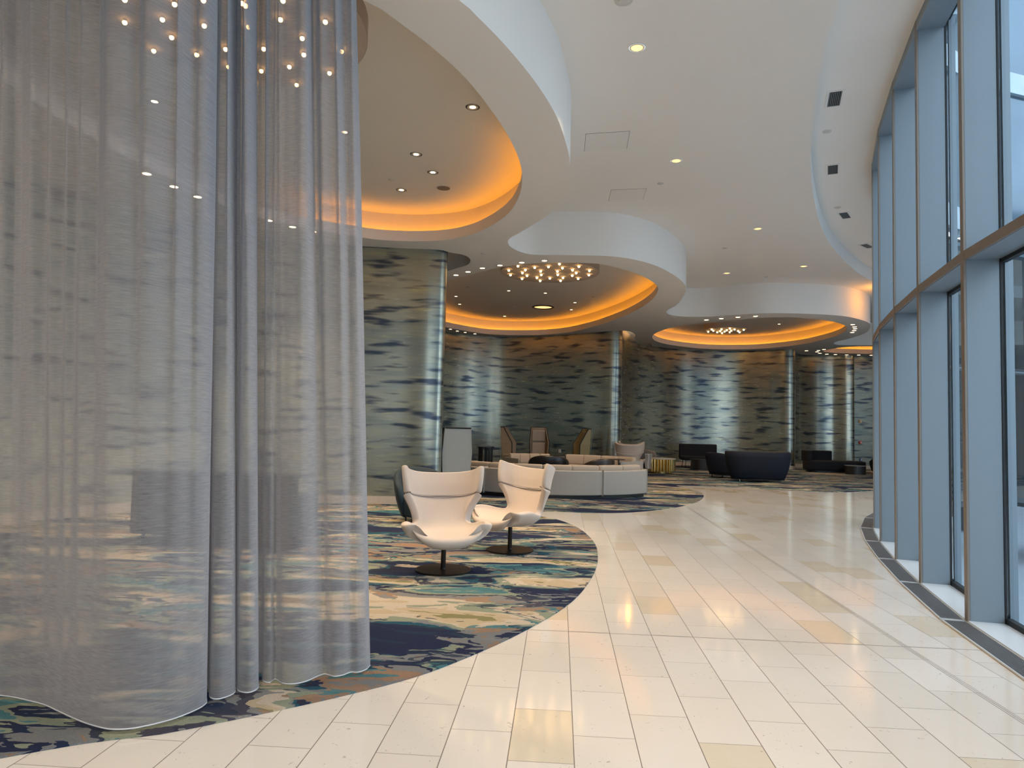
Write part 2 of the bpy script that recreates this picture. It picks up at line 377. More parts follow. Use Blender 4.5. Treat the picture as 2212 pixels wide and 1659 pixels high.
def thing(name, label, cat, loc=(0, 0, 0), rz=0.0, group=None):
    o = bpy.data.objects.new(name, None); COL.objects.link(o); o.empty_display_size = 0.1
    o.location = loc; o.rotation_euler = (0, 0, rz); tag(o, label, cat, group); return o
def tag(o, label, cat, group=None):
    o['label'] = label; o['category'] = cat
    if group: o['group'] = group
    return o
def struct(o):
    o['kind'] = 'structure'; return o
def dup(root, loc, rz, label, group=None):
    r = root.copy(); COL.objects.link(r); r.location = loc; r.rotation_euler = (0, 0, rz); r['label'] = label
    if group: r['group'] = group
    for ch in list(root.children):
        c = ch.copy(); COL.objects.link(c); c.parent = r
        for g in list(ch.children):
            d = g.copy(); COL.objects.link(d); d.parent = c
    return r

def catmull(pts, closed=False, step=0.12):
    n = len(pts); out = []
    rng = range(n) if closed else range(n - 1)
    for i in rng:
        if closed: p0, p1, p2, p3 = [Vector(pts[(i + k - 1) % n]) for k in range(4)]
        else:
            p1, p2 = Vector(pts[i]), Vector(pts[i + 1])
            p0 = Vector(pts[i - 1]) if i > 0 else p1 * 2 - p2
            p3 = Vector(pts[i + 2]) if i + 2 < n else p2 * 2 - p1
        L = (p2 - p1).length; k = max(2, min(40, int(L / step)))
        # centripetal parametrisation keeps tight points from looping
        t0 = 0.0; t1 = t0 + max(1e-4, (p1 - p0).length ** 0.5); t2 = t1 + max(1e-4, (p2 - p1).length ** 0.5); t3 = t2 + max(1e-4, (p3 - p2).length ** 0.5)
        for j in range(k):
            t = t1 + (t2 - t1) * j / k
            A1 = p0 * ((t1 - t) / (t1 - t0)) + p1 * ((t - t0) / (t1 - t0))
            A2 = p1 * ((t2 - t) / (t2 - t1)) + p2 * ((t - t1) / (t2 - t1))
            A3 = p2 * ((t3 - t) / (t3 - t2)) + p3 * ((t - t2) / (t3 - t2))
            B1 = A1 * ((t2 - t) / (t2 - t0)) + A2 * ((t - t0) / (t2 - t0))
            B2 = A2 * ((t3 - t) / (t3 - t1)) + A3 * ((t - t1) / (t3 - t1))
            out.append(B1 * ((t2 - t) / (t2 - t1)) + B2 * ((t - t1) / (t2 - t1)))
    if not closed: out.append(Vector(pts[-1]))
    return [tuple(p) for p in out]
def smooth_loop(pts, it=2, closed=True):
    P = [Vector(p) for p in pts]; n = len(P)
    for _ in range(it):
        Q = list(P)
        for i in range(n):
            if not closed and i in (0, n - 1): continue
            Q[i] = P[i] * 0.5 + (P[i - 1] + P[(i + 1) % n]) * 0.25
        P = Q
    return [tuple(p) for p in P]
def area2(p): return sum(p[i - 1][0] * p[i][1] - p[i][0] * p[i - 1][1] for i in range(len(p))) / 2
def offset_loop(pts, d):
    """grow a closed loop outward by d"""
    if area2(pts) < 0: d = -d
    n = len(pts); out = []
    for i in range(n):
        a = Vector(pts[i - 1]); b = Vector(pts[(i + 1) % n]); t = (b - a).normalized()
        out.append((pts[i][0] + t.y * d, pts[i][1] - t.x * d))
    return out
def offset_open(pts, d):
    n = len(pts); out = []
    for i in range(n):
        a = Vector(pts[max(0, i - 1)]); b = Vector(pts[min(n - 1, i + 1)]); t = (b - a).normalized()
        out.append((pts[i][0] + t.y * d, pts[i][1] - t.x * d))
    return out
def inside(p, poly):
    x, y = p; c = False; n = len(poly); j = n - 1
    for i in range(n):
        xi, yi = poly[i]; xj, yj = poly[j]
        if (yi > y) != (yj > y) and x < (xj - xi) * (y - yi) / (yj - yi) + xi: c = not c
        j = i
    return c
def plate(name, outer, holes, z, m, parent=None):
    vs = []; es = []
    for lp in [outer] + holes:
        s = len(vs); vs += [Vector(p) for p in lp]; es += [(s + i, s + (i + 1) % len(lp)) for i in range(len(lp))]
    v, e, f, *_ = delaunay_2d_cdt(vs, es, [], 0, 1e-5)
    keep = []
    for t in f:
        c = sum((v[i] for i in t), Vector((0, 0))) / len(t)
        if inside(c, outer) and not any(inside(c, h) for h in holes): keep.append(tuple(t))
    return meshobj(name, [(p.x, p.y, z) for p in v], keep, m, parent)
def band(name, pts, z0, z1, m, closed=False, parent=None, smooth=True, rows=1):
    n = len(pts); v = []; f = []; uv = []; d = [0.0]
    for i in range(1, n): d.append(d[-1] + math.dist(pts[i], pts[i - 1]))
    for k in range(rows + 1):
        z = z0 + (z1 - z0) * k / rows
        for i, p in enumerate(pts): v.append((p[0], p[1], z)); uv.append((d[i], z))
    for k in range(rows):
        for i in range(n if closed else n - 1):
            j = (i + 1) % n; f.append((k * n + i, k * n + j, (k + 1) * n + j, (k + 1) * n + i))
    return meshobj(name, v, f, m, parent, smooth, uv)
def ring(name, a, b, za, zb, m, parent=None, smooth=False):
    n = len(a); v = [(x, y, za) for x, y in a] + [(x, y, zb) for x, y in b]
    return meshobj(name, v, [(i, (i + 1) % n, n + (i + 1) % n, n + i) for i in range(n)], m, parent, smooth)

# ------------------------------------------------------------------ plan of the room
# facade: front edges of the fins, near (behind the camera) to far right
FINS = [(-1.7, -7.5), (-0.3, -7.03), (0.95, -6.3), (1.95, -5.2), (2.62, -3.95), (2.98, -2.6), (3.08, -1.25), (3.08, 0.1), (3.11, 1.48), (3.22, 2.93), (3.47, 4.40),
        (3.81, 5.85), (4.26, 7.27), (4.73, 8.58), (5.27, 9.95), (5.88, 11.30), (6.62, 12.62), (7.50, 13.85), (8.55, 14.93), (9.77, 15.80),
        (11.12, 16.46), (12.54, 16.93), (14.0, 17.26), (15.48, 17.5), (16.97, 17.66), (18.46, 17.76), (19.96, 17.82)]
def fin_dir(i):
    a = Vector(FINS[max(0, i - 1)]); b = Vector(FINS[min(len(FINS) - 1, i + 1)]); t = (b - a).normalized(); return t
GLASSD = 0.27
GL = []
for i, p in enumerate(FINS):
    t = fin_dir(i); n = Vector((t.y, -t.x)); GL.append((p[0] + n.x * GLASSD, p[1] + n.y * GLASSD))

wall_pts_0 = [(-9.2, -7.6), (-9.0, 0.0), (-8.4, 5.0), (-7.6, 8.0), (-6.9, 9.5), (-6.1, 11.0), (-5.0, 12.2), (-3.8, 12.75), (-2.95, 12.88)]
wall_pts_1 = [(-2.95, 12.88), (-2.0, 12.98), (-1.55, 13.0), (-1.36, 13.06), (-1.30, 13.2), (-1.40, 13.45), (-1.9, 14.2), (-3.0, 16.5)]
wall_pts_2 = [(-3.0, 16.5), (-3.6, 19.5), (-3.6, 22.0), (-3.0, 24.2), (-1.9, 25.5), (-0.6, 26.0), (0.6, 25.75), (1.8, 25.0), (2.8, 24.1), (3.35, 23.72), (3.62, 23.72), (3.78, 23.9), (3.85, 24.3)]
wall_pts_3 = [(3.85, 24.3), (4.1, 25.3), (4.7, 26.7), (5.6, 27.8), (6.7, 28.6), (8.0, 28.95), (9.4, 28.8), (10.4, 28.2), (10.95, 27.75), (11.2, 27.68), (11.36, 27.8), (11.42, 28.05)]
wall_pts_4 = [(11.42, 28.05), (11.6, 28.7), (12.2, 29.45), (13.0, 29.8), (13.7, 29.75), (14.25, 29.45), (14.5, 29.42), (14.62, 29.6)]
wall_pts_5 = [(14.62, 29.6), (16.2, 29.5), (18.0, 29.3), (20.3, 29.0)]
W = []
for k, (nm, pts) in enumerate((('wall_side', wall_pts_0), ('wall_left', wall_pts_1), ('wall_back', wall_pts_2), ('wall_middle', wall_pts_3), ('wall_far', wall_pts_4), ('wall_end', wall_pts_5))):
    c = catmull(pts, False, 0.06)
    if k: W.append(c)
    else: W0 = c
    struct(band(nm, c, 0.14, 5.2, M_MURAL if k else M_MURAL_MATT, rows=1))
    # stone baseboard, slightly proud of the wall covering
    pr = offset_open(c, 0.012)
    v = []; f = []; n = len(c)
    for z in (0.0, 0.155): v += [(x, y, z) for x, y in pr]
    v += [(x, y, 0.155) for x, y in c]
    for r in range(2):
        f += [(r * n + i, r * n + i + 1, (r + 1) * n + i + 1, (r + 1) * n + i) for i in range(n - 1)]
    struct(meshobj('baseboard_' + nm[5:], v, f, M_BASE, smooth=False))
struct(MB().box((-5.5, -7.72, 3.0), (7.7, 0.1, 6.2)).build('wall_rear', M_PAINT))
struct(MB().box((20.35, 23.4, 3.0), (0.1, 11.4, 6.2)).build('wall_right', M_PAINT))

# floor of stone slabs out to the glass line, carpet on top
ROOM = [(-9.3, -7.75)] + [(x, y) for x, y in GL] + [(20.3, 17.9), (20.3, 30.5), (-9.3, 30.5)]
struct(plate('floor', ROOM, [], 0.0, M_STONE))

cp = [(0, 1622), (183, 1604), (346, 1584), (480, 1558), (610, 1531), (760, 1497), (900, 1460), (1033, 1409), (1137, 1360), (1228, 1305), (1276, 1252), (1292, 1207), (1282, 1169), (1241, 1136), (1190, 1119), (1140, 1112)]
near_edge = [at(x, y, 0.008) for x, y in cp]
cp2 = [(1128, 1107), (1171, 1104), (1240, 1106), (1337, 1107), (1429, 1100), (1497, 1087), (1520, 1072.5), (1514, 1064), (1480, 1054)]
mid_edge = [at(x, y, 0.008) for x, y in cp2]
cp3 = [(1462, 1048), (1500, 1049), (1600, 1053), (1744, 1061), (1820, 1062.5), (1885, 1060)]
far_edge = [at(x, y, 0.008) for x, y in cp3]
edge = catmull([(-9.0, 1.2), (-6.5, 1.6), (-4.2, 2.3), (-3.0, 2.75)] + near_edge[1:] + mid_edge + far_edge + [(12.0, 19.2), (14.5, 21.0), (17, 22.5), (20.2, 23.2)], False, 0.10)
carpet_poly = edge + [(20.2, 29.3)] + list(reversed(W[4])) + list(reversed(W[3])) + list(reversed(W[2])) + list(reversed(W[1])) + list(reversed(W[0])) + [p for p in reversed(W0) if p[1] > 1.2]
carpet_poly = [p for i, p in enumerate(carpet_poly) if math.dist(p, carpet_poly[i - 1]) > 1e-3]
carpet_poly = offset_loop(carpet_poly, -0.004)
cpt = plate('carpet', carpet_poly, [], 0.010, M_CARPET)
cm = bmesh.new(); cm.from_mesh(cpt.data)
bd = [e for e in cm.edges if e.is_boundary]
ex = bmesh.ops.extrude_edge_only(cm, edges=bd)
for g in ex['geom']:
    if isinstance(g, bmesh.types.BMVert): g.co.z = 0.0005
cm.to_mesh(cpt.data); cm.free()
tag(cpt, 'wavy edged carpet in navy, teal, sage and sand drifting shapes, inset in the stone floor', 'carpet')

# ------------------------------------------------------------------ ceilings
# edge of the lowered soffit (surveyed)
so = [(990.6, 0), (1031, 36), (1076, 81), (1122, 133), (1167, 192), (1201, 249), (1220, 300), (1230.5, 345), (1230, 380), (1219, 426), (1189, 460), (1122, 503), (1101, 515),
      (1097, 524), (1107, 536), (1144, 549), (1230, 551), (1331, 554.6), (1403, 569), (1457, 595), (1478, 613), (1482, 627), (1475, 642), (1461, 659), (1441, 671), (1441, 677),
      (1452, 681), (1480, 684), (1531, 684), (1592, 680), (1653, 676.6), (1735, 677.6), (1816, 682), (1857, 690), (1877, 698), (1879, 708.5), (1867, 720.7), (1836, 731), (1804, 739), (1802, 743), (1812, 745), (1883, 746)]
soff = [at(x, y, HS) for x, y in so]
soff_edge = catmull([(-9.25, 5.6), (-7.2, 5.0), (-5.2, 4.35), (-3.6, 4.05), (-2.3, 4.25), (-1.15, 4.8)] + soff + [(15.5, 25.4), (18, 24.6), (20.3, 24.0)], False, 0.10)
outer = soff_edge + [(20.3, 30.4), (-9.25, 30.4)]
def recess_loop(pxs, extra=()):
    return catmull([at(x, y, HS) for x, y in pxs] + list(extra), True, 0.12)
r1px = [(789, 2), (873, 56.5), (941, 108.5), (1008.6, 172), (1054, 228), (1099, 296), (1124, 354), (1128, 387.6), (1122, 421.5), (1099, 460), (1054, 491.6), (1008.6, 509.7), (959, 518.7), (884, 521), (816.5, 517.6), (776, 512), (690, 498), (560, 470), (450, 430), (362, 383), (289, 347), (217, 307), (140, 262), (72, 217), (11, 174)]
R1 = recess_loop(r1px, [(-4.75, 5.7), (-3.9, 5.05), (-2.9, 4.85), (-2.0, 4.95)])
r2px = [(966, 606), (1010, 595), (1081, 577.6), (1151.6, 569), (1222, 567.7), (1292.6, 570), (1363, 587), (1401, 603.5), (1419.5, 617.6), (1421, 628), (1405, 650.5), (1363, 676), (1316, 695), (1269, 709), (1222, 718.7), (1175, 723), (1128, 724), (1057.5, 722), (987, 711.6), (950, 703), (905, 685), (885, 660), (900, 635), (930, 618)]
R2 = recess_loop(r2px)
r3px = [(1409, 728), (1422.6, 716.7), (1468, 704), (1526, 696), (1594, 690.5), (1631, 687.5), (1663, 686), (1716.5, 686), (1784, 692), (1822.7, 702), (1829.5, 710), (1818, 721), (1784, 732.5), (1716.5, 746), (1626, 754), (1535.6, 754), (1468, 748), (1422.6, 739)]
R3 = recess_loop(r3px)
r4px = [(1778.5, 759), (1796, 754), (1836.5, 749), (1883, 748)]
r4far = [(1883, 764.3), (1826, 763.2), (1792, 761.5)]
R4 = catmull([at(x, y, HS) for x, y in r4px] + [(16.0, 26.2), (17.2, 27.0), (16.8, 27.8), (15.8, 28.1)] + [at(x, y, HS) for x, y in r4far], True, 0.12)
K1 = catmull([at(x, y, HS) for x, y in ((950, 541), (975, 546), (1000, 550.5), (1013, 557), (1016, 565), (1008, 573), (985, 580), (960, 587))] + [(-1.75, 15.0), (-1.8, 14.0)], True, 0.05)
K2 = catmull([at(x, y, HS) for x, y in ((1330, 714.5), (1350, 714.5), (1366, 718), (1372, 724), (1371, 731), (1385, 739), (1410, 746))] + [(5.2, 29.0), (4.0, 27.5), (3.5, 25.0)], True, 0.08)
struct(plate('ceiling', outer, [R1, R2, R3, R4, K1, K2], HS, M_PLASTER))
struct(band('trim_1', soff_edge, HS, HC + 0.01, M_PLASTER))                       # riser of the soffit

def cove(nm, loop, keep, hi=HI):
    lipo = offset_loop(loop, 0.02); led0 = offset_loop(loop, 0.14); wl_ = smooth_loop(offset_loop(loop, 0.20), 2)
    zl = HS + 0.19
    st = bpy.data.objects.new('ceiling', None); COL.objects.link(st); st['kind'] = 'structure'
    struct(band('trim', loop, HS, zl, M_PLASTER, True, st))
    ring('ledge_cap', loop, lipo, zl, zl, M_PLASTER, st)
    band('lip_back', lipo, HS + 0.10, zl, M_PLASTER, True, st)
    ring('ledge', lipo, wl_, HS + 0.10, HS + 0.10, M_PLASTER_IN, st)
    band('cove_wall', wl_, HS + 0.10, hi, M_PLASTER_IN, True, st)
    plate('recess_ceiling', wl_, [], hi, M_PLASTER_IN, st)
    # light strip lying on the ledge
    a = offset_loop(loop, 0.115); b_ = offset_loop(loop, 0.135); n = len(a)
    ok = [keep(*p) for p in loop]
    st0 = next((i for i in range(n) if ok[i] and not ok[i - 1]), 0)
    ids = [(st0 + i) % n for i in range(n) if ok[(st0 + i) % n]]
    if all(ok): ids.append(ids[0])
    n = len(ids); v = []
    for lp, z in ((a, HS + 0.125), (b_, HS + 0.125), (b_, HS + 0.145), (a, HS + 0.145)): v += [(lp[i][0], lp[i][1], z) for i in ids]
    f = []
    for k in range(4):
        q = (k + 1) % 4
        f += [(k * n + i, k * n + i + 1, q * n + i + 1, q * n + i) for i in range(n - 1)]
    return st, meshobj('light_strip', v, f, M_LED)
COVES = []
for k, (lp, lab, kp) in enumerate(((R1, 'amber light strip hidden behind the lip of the nearest ceiling recess', lambda x, y: y > 8.7 and x > -3.6), (R2, 'amber light strip hidden in the ceiling recess above the curved sofas', lambda x, y: y > 16.9),
                       (R3, 'amber light strip hidden in the ceiling recess above the navy sofa', lambda x, y: y > 21.2), (R4, 'amber light strip in the farthest ceiling recess beside the window wall', lambda x, y: True))):
    st, ls = cove('cove', lp, kp); tag(ls, lab, 'light strip', 'amber cove light strips'); COVES.append(st)
# pockets behind the wall columns
for lp in (K1, K2):
    struct(band('ceiling', lp, HS, HI + 0.1, M_PLASTER, True)); struct(plate('ceiling', lp, [], HI + 0.1, M_PLASTER))

for nm_, p_, e_ in (('pocket_glow', (4.45, 25.6, 5.25), 14), ('corner_glow', (10.3, 19.3, 5.25), 9)):
    l_ = bpy.data.lights.new(nm_, 'POINT'); l_.energy = e_; l_.color = AMBER; l_.shadow_soft_size = 0.08
    o_ = bpy.data.objects.new(nm_, l_); COL.objects.link(o_); o_.location = p_
# main ceiling and the raised strip along the glass
bpx = [(1815, 0), (1792, 68), (1776, 136), (1763, 215), (1754, 294), (1751, 335), (1752.5, 380), (1758, 426), (1769, 475), (1786, 516), (1810, 548), (1840, 578), (1867, 598)]
strip = catmull([(-9.25, -5.9), (-5.5, -6.3), (-2.5, -6.1), (-0.2, -5.2), (1.2, -3.8), (1.9, -1.8), (2.1, 0.5), (2.25, 3.3), (2.7, 5.2)] + [at(x, y, HC) for x, y in bpx] + [(10.4, 19.2), (12.0, 19.9), (15, 20.4), (20.3, 20.7)], False, 0.12)
main_poly = strip + [(20.3, 30.4), (-9.25, 30.4)]
struct(plate('ceiling', main_poly, [], HC, M_PLASTER))
struct(band('trim_2', strip, HC, HW, M_PLASTER))
struct(plate('ceiling', [(x, y) for x, y in strip] + [(20.3, 17.9)] + [p for p in reversed(GL)] + [(-9.25, -7.7)], [], HW, M_PLASTER))

# ------------------------------------------------------------------ facade
TR0, TR1 = 3.035, 3.11
order = {10: 'second', 11: 'third', 12: 'fourth', 13: 'fifth', 14: 'sixth', 9: 'nearest'}
wi = 0
for i in range(len(FINS)):
    t = fin_dir(i); nrm = Vector((t.y, -t.x)); p = Vector(FINS[i]); ang = math.atan2(nrm.y, nrm.x)
    wi += 1
    w = bpy.data.objects.new('window_%d' % wi, None); COL.objects.link(w); w['kind'] = 'structure'
    c = p + nrm * (0.02 + (GLASSD - 0.02) / 2)
    MB().box((c.x, c.y, HW / 2), (GLASSD - 0.02, 0.062, HW), ang).build('mullion', M_FIN, w, bevel=0.004)
    c = p + nrm * 0.01
    MB().box((c.x, c.y, HW / 2), (0.02, 0.070, HW), ang).build('mullion_cap', M_CAP, w, bevel=0.003)
    c = p + nrm * (GLASSD + 0.008)
    MB().box((c.x, c.y, HW / 2), (0.016, 0.075, HW), ang).build('gasket', M_GASKET, w)
    c = p + nrm * (GLASSD + 0.07)
    MB().box((c.x, c.y, HW / 2), (0.06, 0.05, HW), ang).build('outer_mullion', M_FIN, w)
    if i + 1 < len(FINS):
        q = Vector(FINS[i + 1]); d = (q - p); L = d.length; a2 = math.atan2(d.y, d.x); nn = Vector((d.y, -d.x)).normalized(); mid = (p + q) / 2
        g0 = Vector(GL[i]); g1 = Vector(GL[i + 1]); gm = (g0 + g1) / 2; ga = math.atan2((g1 - g0).y, (g1 - g0).x); gL = (g1 - g0).length
        off = nn * 0.03
        for z0, z1 in ((0.06, TR0 + 0.02), (TR1 - 0.02, HW - 0.03)):
            a, b = g0 + off, g1 + off
            meshobj('pane', [(a.x, a.y, z0), (b.x, b.y, z0), (b.x, b.y, z1), (a.x, a.y, z1)], [(0, 1, 2, 3)], M_GLASS, w)
        c = mid + nn * (0.02 + GLASSD / 2)
        MB().box((c.x, c.y, (TR0 + TR1) / 2), (gL - 0.05, GLASSD - 0.02, TR1 - TR0), a2).build('transom', M_FIN, w)
        c = mid + nn * 0.012
        MB().box((c.x, c.y, (TR0 + TR1) / 2), (L - 0.05, 0.018, TR1 - TR0 + 0.006), a2).build('transom_cap', M_CAP, w)
        c = gm + nn * 0.03
        for z in (0.045, TR0 - 0.01, TR1 + 0.01, HW - 0.02):
            MB().box((c.x, c.y, z), (gL, 0.05, 0.045), ga).build('glazing_bead', M_GASKET, w)
        # stone sill between the fins
        c = mid + nn * (GLASSD / 2)
        MB().box((c.x, c.y, 0.012), (gL - 0.01, GLASSD, 0.024), a2).build('sill', M_SILL, w)
        # upper head panel
        c = mid + nn * (GLASSD / 2)
        MB().box((c.x, c.y, HW - 0.06), ((L + gL) / 2 - 0.05, GLASSD - 0.004, 0.12), a2).build('head_panel', M_FIN, w)
        # trench grille on the floor in front of the sill
        if 9 <= i <= 16:
            gw = 0.185
            ga_ = Vector(FINS[i]) - fin_dir(i).orthogonal() * 0  # segment runs between neighbouring fins
            nm_ = {9: 'just outside the right frame edge', 10: 'nearest bay in view', 11: 'second bay from the viewer', 12: 'third bay from the viewer', 13: 'fourth bay from the viewer', 14: 'fifth bay from the viewer', 15: 'farthest bay in view'}.get(i, 'a bay beyond the view, number %d' % i)
            tr = thing('floor_grille', ('dark linear floor grille along the window sill, ' + nm_), 'floor vent', (0, 0, 0), 0, 'floor grilles along the windows')
            c = mid - nn * (gw / 2 + 0.004)
            MB().box((c.x, c.y, 0.0022), (L - 0.015, gw, 0.003), a2).build('trough', M_TROUGH, tr)
            gb = MB()
            for k in range(13):
                cc = mid - nn * (0.018 + k * (gw - 0.028) / 12)
                gb.box((cc.x, cc.y, 0.0085), (L - 0.03, 0.0065, 0.010), a2)
            gb.build('slats', M_GRILLE, tr)
            fb = MB()
            for oo in (0.006, gw):
                cc = mid - nn * oo
                fb.box((cc.x, cc.y, 0.009), (L - 0.015, 0.008, 0.014), a2)
            for s_ in (-1, 1):
                cc = mid - nn * (gw / 2 + 0.004) + d.normalized() * s_ * (L / 2 - 0.012)
                fb.box((cc.x, cc.y, 0.009), (0.012, gw, 0.014), a2)
            fb.build('frame', M_SILL, tr)

# ------------------------------------------------------------------ ceiling fittings
def on(px, py, z):
    x, y = at(px, py, z); return (x, y, z)
def spot(parent, loc, watts, col=WARM, size=1.2, blend=0.6, aim=None, rad=0.05):
    l = bpy.data.lights.new('lamp_glow', 'SPOT'); l.energy = watts; l.color = col; l.spot_size = size; l.spot_blend = blend; l.shadow_soft_size = rad
    o = bpy.data.objects.new('lamp_glow', l); COL.objects.link(o); o.location = loc
    if aim:
        o.rotation_euler = (Vector(aim) - Vector(loc)).to_track_quat('-Z', 'Y').to_euler()
    if parent: o.parent = parent; o.matrix_parent_inverse = Matrix.Translation(-Vector(parent.location))
    return o
proto_down = thing('recessed_downlight', 'x', 'downlight')
MB().lathe([(0.075, -0.006), (0.075, 0.0), (0.060, 0.0), (0.060, -0.006)], 24, cap=False).build('trim_ring', M_TRIMW, proto_down)
_r = MB().lathe([(0.060, -0.005), (0.044, -0.004), (0.026, -0.004)], 10, cap=False).build('reflector', M_REFLECT, proto_down)
MB().lathe([(0.054, -0.0045), (0.0005, -0.0065)], 24).build('lens', M_LENS, proto_down)
def down(px, py, z, label, group=None, r=1.0, w=0, col=WARM, aim=None, size=1.2, off=0.0):
    p = on(px, py, z); o = dup(proto_down, p, 0, label, group); o.scale = (r, r, 1)
    if w: spot(None, (p[0], p[1], p[2] - 0.03), w, col, size, aim=aim)
    if z == HI:
        for ch in o.children:
            if ch.name.startswith('lens'): ch.scale = (0.62, 0.62, 1)
            if ch.name.startswith('reflector'): ch.location.z = 0.0
    return o
_sp = []
G1 = 'reflector downlights in the nearest ceiling recess'
for px, py, lab, w in ((1021, 231, 'rightmost', 110), (899, 333, 'nearest to the curtain on the upper side', 110), (935, 372, 'middle one of the close pair', 110), (867, 410, 'lowest one beside the amber glow', 110)):
    down(px, py, HI, 'silver reflector downlight in the nearest recess ceiling, ' + lab, G1, 1.15, w)
for px, py, lab in ((334, 219, 'seen through the left part of the sheer curtain'), (744, 285, 'seen through the right hem of the sheer curtain')):
    down(px, py, HI, 'reflector downlight in the nearest recess, ' + lab, G1, 1.15, 200, size=1.5)
G2 = 'small downlights in the recess above the sofas'
for px, py, lab in ((1099, 628, 'left one below the bulb disc'), (1178, 633, 'middle one below the bulb disc'), (1242, 653.5, 'rightmost one'), (1234, 669, 'right one close to the amber glow'), (985, 640, 'far left one beside the wall column'), (993, 657, 'far left one, lower of two'), (1090, 683, 'lowest one near the amber glow')):
    down(px, py, HI, 'small downlight in the sofa lounge recess ceiling, ' + lab, G2, 1.2, 45, size=1.0)
down(1683, 700, HI, 'single small downlight in the recess above the navy sofa', None, 1.2, 60, size=1.2)
G3 = 'round downlights in the high white ceiling'
for px, py, lab, w in ((1376, 103, 'nearest, at the top of the view', 1), (1461, 347, 'second nearest, left of the vents', 1), (1637, 494, 'third, towards the window side', 1), (1736, 575, 'farthest on the right', 1), (1570, 590, 'farthest on the left, above the low riser', 1)):
    o = down(px, py, HC, 'unseen round downlight added to the high white ceiling for warm light, ' + lab, G3, 1.25, P_MAIN, size=1.7)
    for ch in o.children:
        if ch.name.startswith('lens'):
            ch.data = ch.data.copy(); ch.data.materials[0] = M_AMBERLENS
for x, y, lab in ((-1.2, 0.4, 'over the entrance end, left of the viewer'), (1.0, 2.6, 'above the viewer, near the curtain'), (-3.5, -2.6, 'in the rear left part of the lobby'), (0.6, -2.4, 'behind the viewer, in the middle'), (-5.2, 1.2, 'to the left of the curtain')):  # unseen lamps added overhead and behind to warm the floor and ceiling
    o = dup(proto_down, (x, y, HC), 0, 'unseen round downlight added to the high white ceiling for warm light, ' + lab, G3); o.scale = (1.25, 1.25, 1)
    spot(None, (x, y, HC - 0.03), P_MAIN, WARM, 1.7)
def row(pts, lab, group, r=1.0, w=0, z=HS, ord_=None):
    names = ord_ or ['first from the left', 'second from the left', 'third from the left', 'fourth from the left', 'fifth from the left', 'sixth from the left', 'seventh from the left', 'eighth from the left', 'ninth from the left', 'tenth from the left']
    for (px, py), nm in zip(pts, names):
        down(px, py, z, lab + ', ' + nm, group, r, w, size=1.1)
row(((985, 594), (1011, 587), (1042, 579), (1080, 573), (1127, 567), (1176, 563)), 'bright soffit light in the row left of the sofa recess', 'row of soffit lights left of the sofa recess', 1.0, 22)
row(((973, 711), (988, 715), (1005, 718), (1026, 721)), 'bright soffit light in the short row above the back wall', 'short row of soffit lights above the back wall', 0.95, 16)
row(((1526, 691), (1558, 688), (1594, 685), (1632, 683)), 'bright soffit light in the row above the far bulb disc', 'row of soffit lights above the far bulb disc', 1.2, 22)
row(((1842, 701), (1846, 706), (1847, 710), (1845, 714), (1841, 718)), 'soffit light in the small arc right of the far recess', 'arc of soffit lights right of the far recess', 1.2, 12, ord_=['topmost', 'second from the top', 'middle one', 'fourth from the top', 'lowest'])
row(((1742, 757.5), (1768, 757), (1765, 760), (1771, 763), (1780, 755), (1786, 765), (1804.6, 765.6), (1829, 766.4), (1855, 766.8), (1882, 767.2)), 'tiny soffit light around the farthest recess', 'tiny soffit lights around the farthest recess', 1.2, 14)
# soffit lights seen through the curtain
row(((317, 375), (376, 403), (427, 425), (581, 476), (632, 490), (676, 500)), 'soffit light seen through the curtain in the lower slanting row', 'soffit lights behind the curtain', 1.1, 60)

# sprinkler and detector caps
proto_cap = thing('sprinkler_cap', 'x', 'sprinkler')
MB().lathe([(0.055, 0.0), (0.055, -0.006), (0.030, -0.010), (0.030, -0.020), (0.0005, -0.022)], 20).build('cap', M_TRIMW, proto_cap)
for px, py, z, lab, s in ((845, 388, HI, 'nearest recess ceiling near the curtain edge', 1.0), (1427, 396, HC, 'high ceiling beside the second downlight', 1.0), (1566, 535.7, HC, 'high ceiling above the far lobe', 1.0), (1655, 598, HC, 'high ceiling between the two farthest downlights', 1.0),
                          (1044, 547, HS, 'soffit above the row of bright lights', 1.1), (1454, 686, HS, 'soffit between the two far recesses', 1.4), (1113, 662, HI, 'sofa recess ceiling left of the round ringed light', 1.0), (1011, 620, HI, 'sofa recess ceiling near the wall column', 1.0), (1281, 641, HI, 'sofa recess ceiling at the right', 0.8),
                          (1786, 284, HW, 'raised strip between two ceiling vents', 1.2), (1809, 448, HW, 'raised strip above the third vent', 1.2), (1347, 1, HC, 'high ceiling at the top edge of the view', 1.6)):
    o = dup(proto_cap, on(px, py, z), 0, 'small round cap on the ' + lab, 'ceiling caps'); o.scale = (s, s, 1)
for o in [proto_down, proto_cap]:
    for ch in list(o.children): bpy.data.objects.remove(ch)
    bpy.data.objects.remove(o)
# speaker grille and ringed lamp
s = thing('ceiling_speaker', 'grey round speaker grille in the nearest recess ceiling', 'speaker', on(958, 406, HI))
MB().lathe([(0.105, 0.0), (0.105, -0.008), (0.0005, -0.010)], 32).build('grille', mat('speaker_grey', (0.20, 0.165, 0.135), 0.8), s)
MB().lathe([(0.115, 0.0), (0.115, -0.006), (0.105, -0.006), (0.105, 0.0)], 32, cap=False).build('rim', M_TRIMW, s)
s = thing('ringed_downlight', 'wide round amber downlight with dark ring in the sofa recess', 'downlight', on(1173, 663, HI))
MB().lathe([(0.36, 0.0), (0.36, -0.02), (0.31, -0.03), (0.28, -0.01), (0.28, 0.0)], 40, cap=False).build('ring', M_DARKTRIM, s)
MB().lathe([(0.28, -0.004), (0.0005, -0.012)], 40).build('lens', M_AMBERLENS, s)
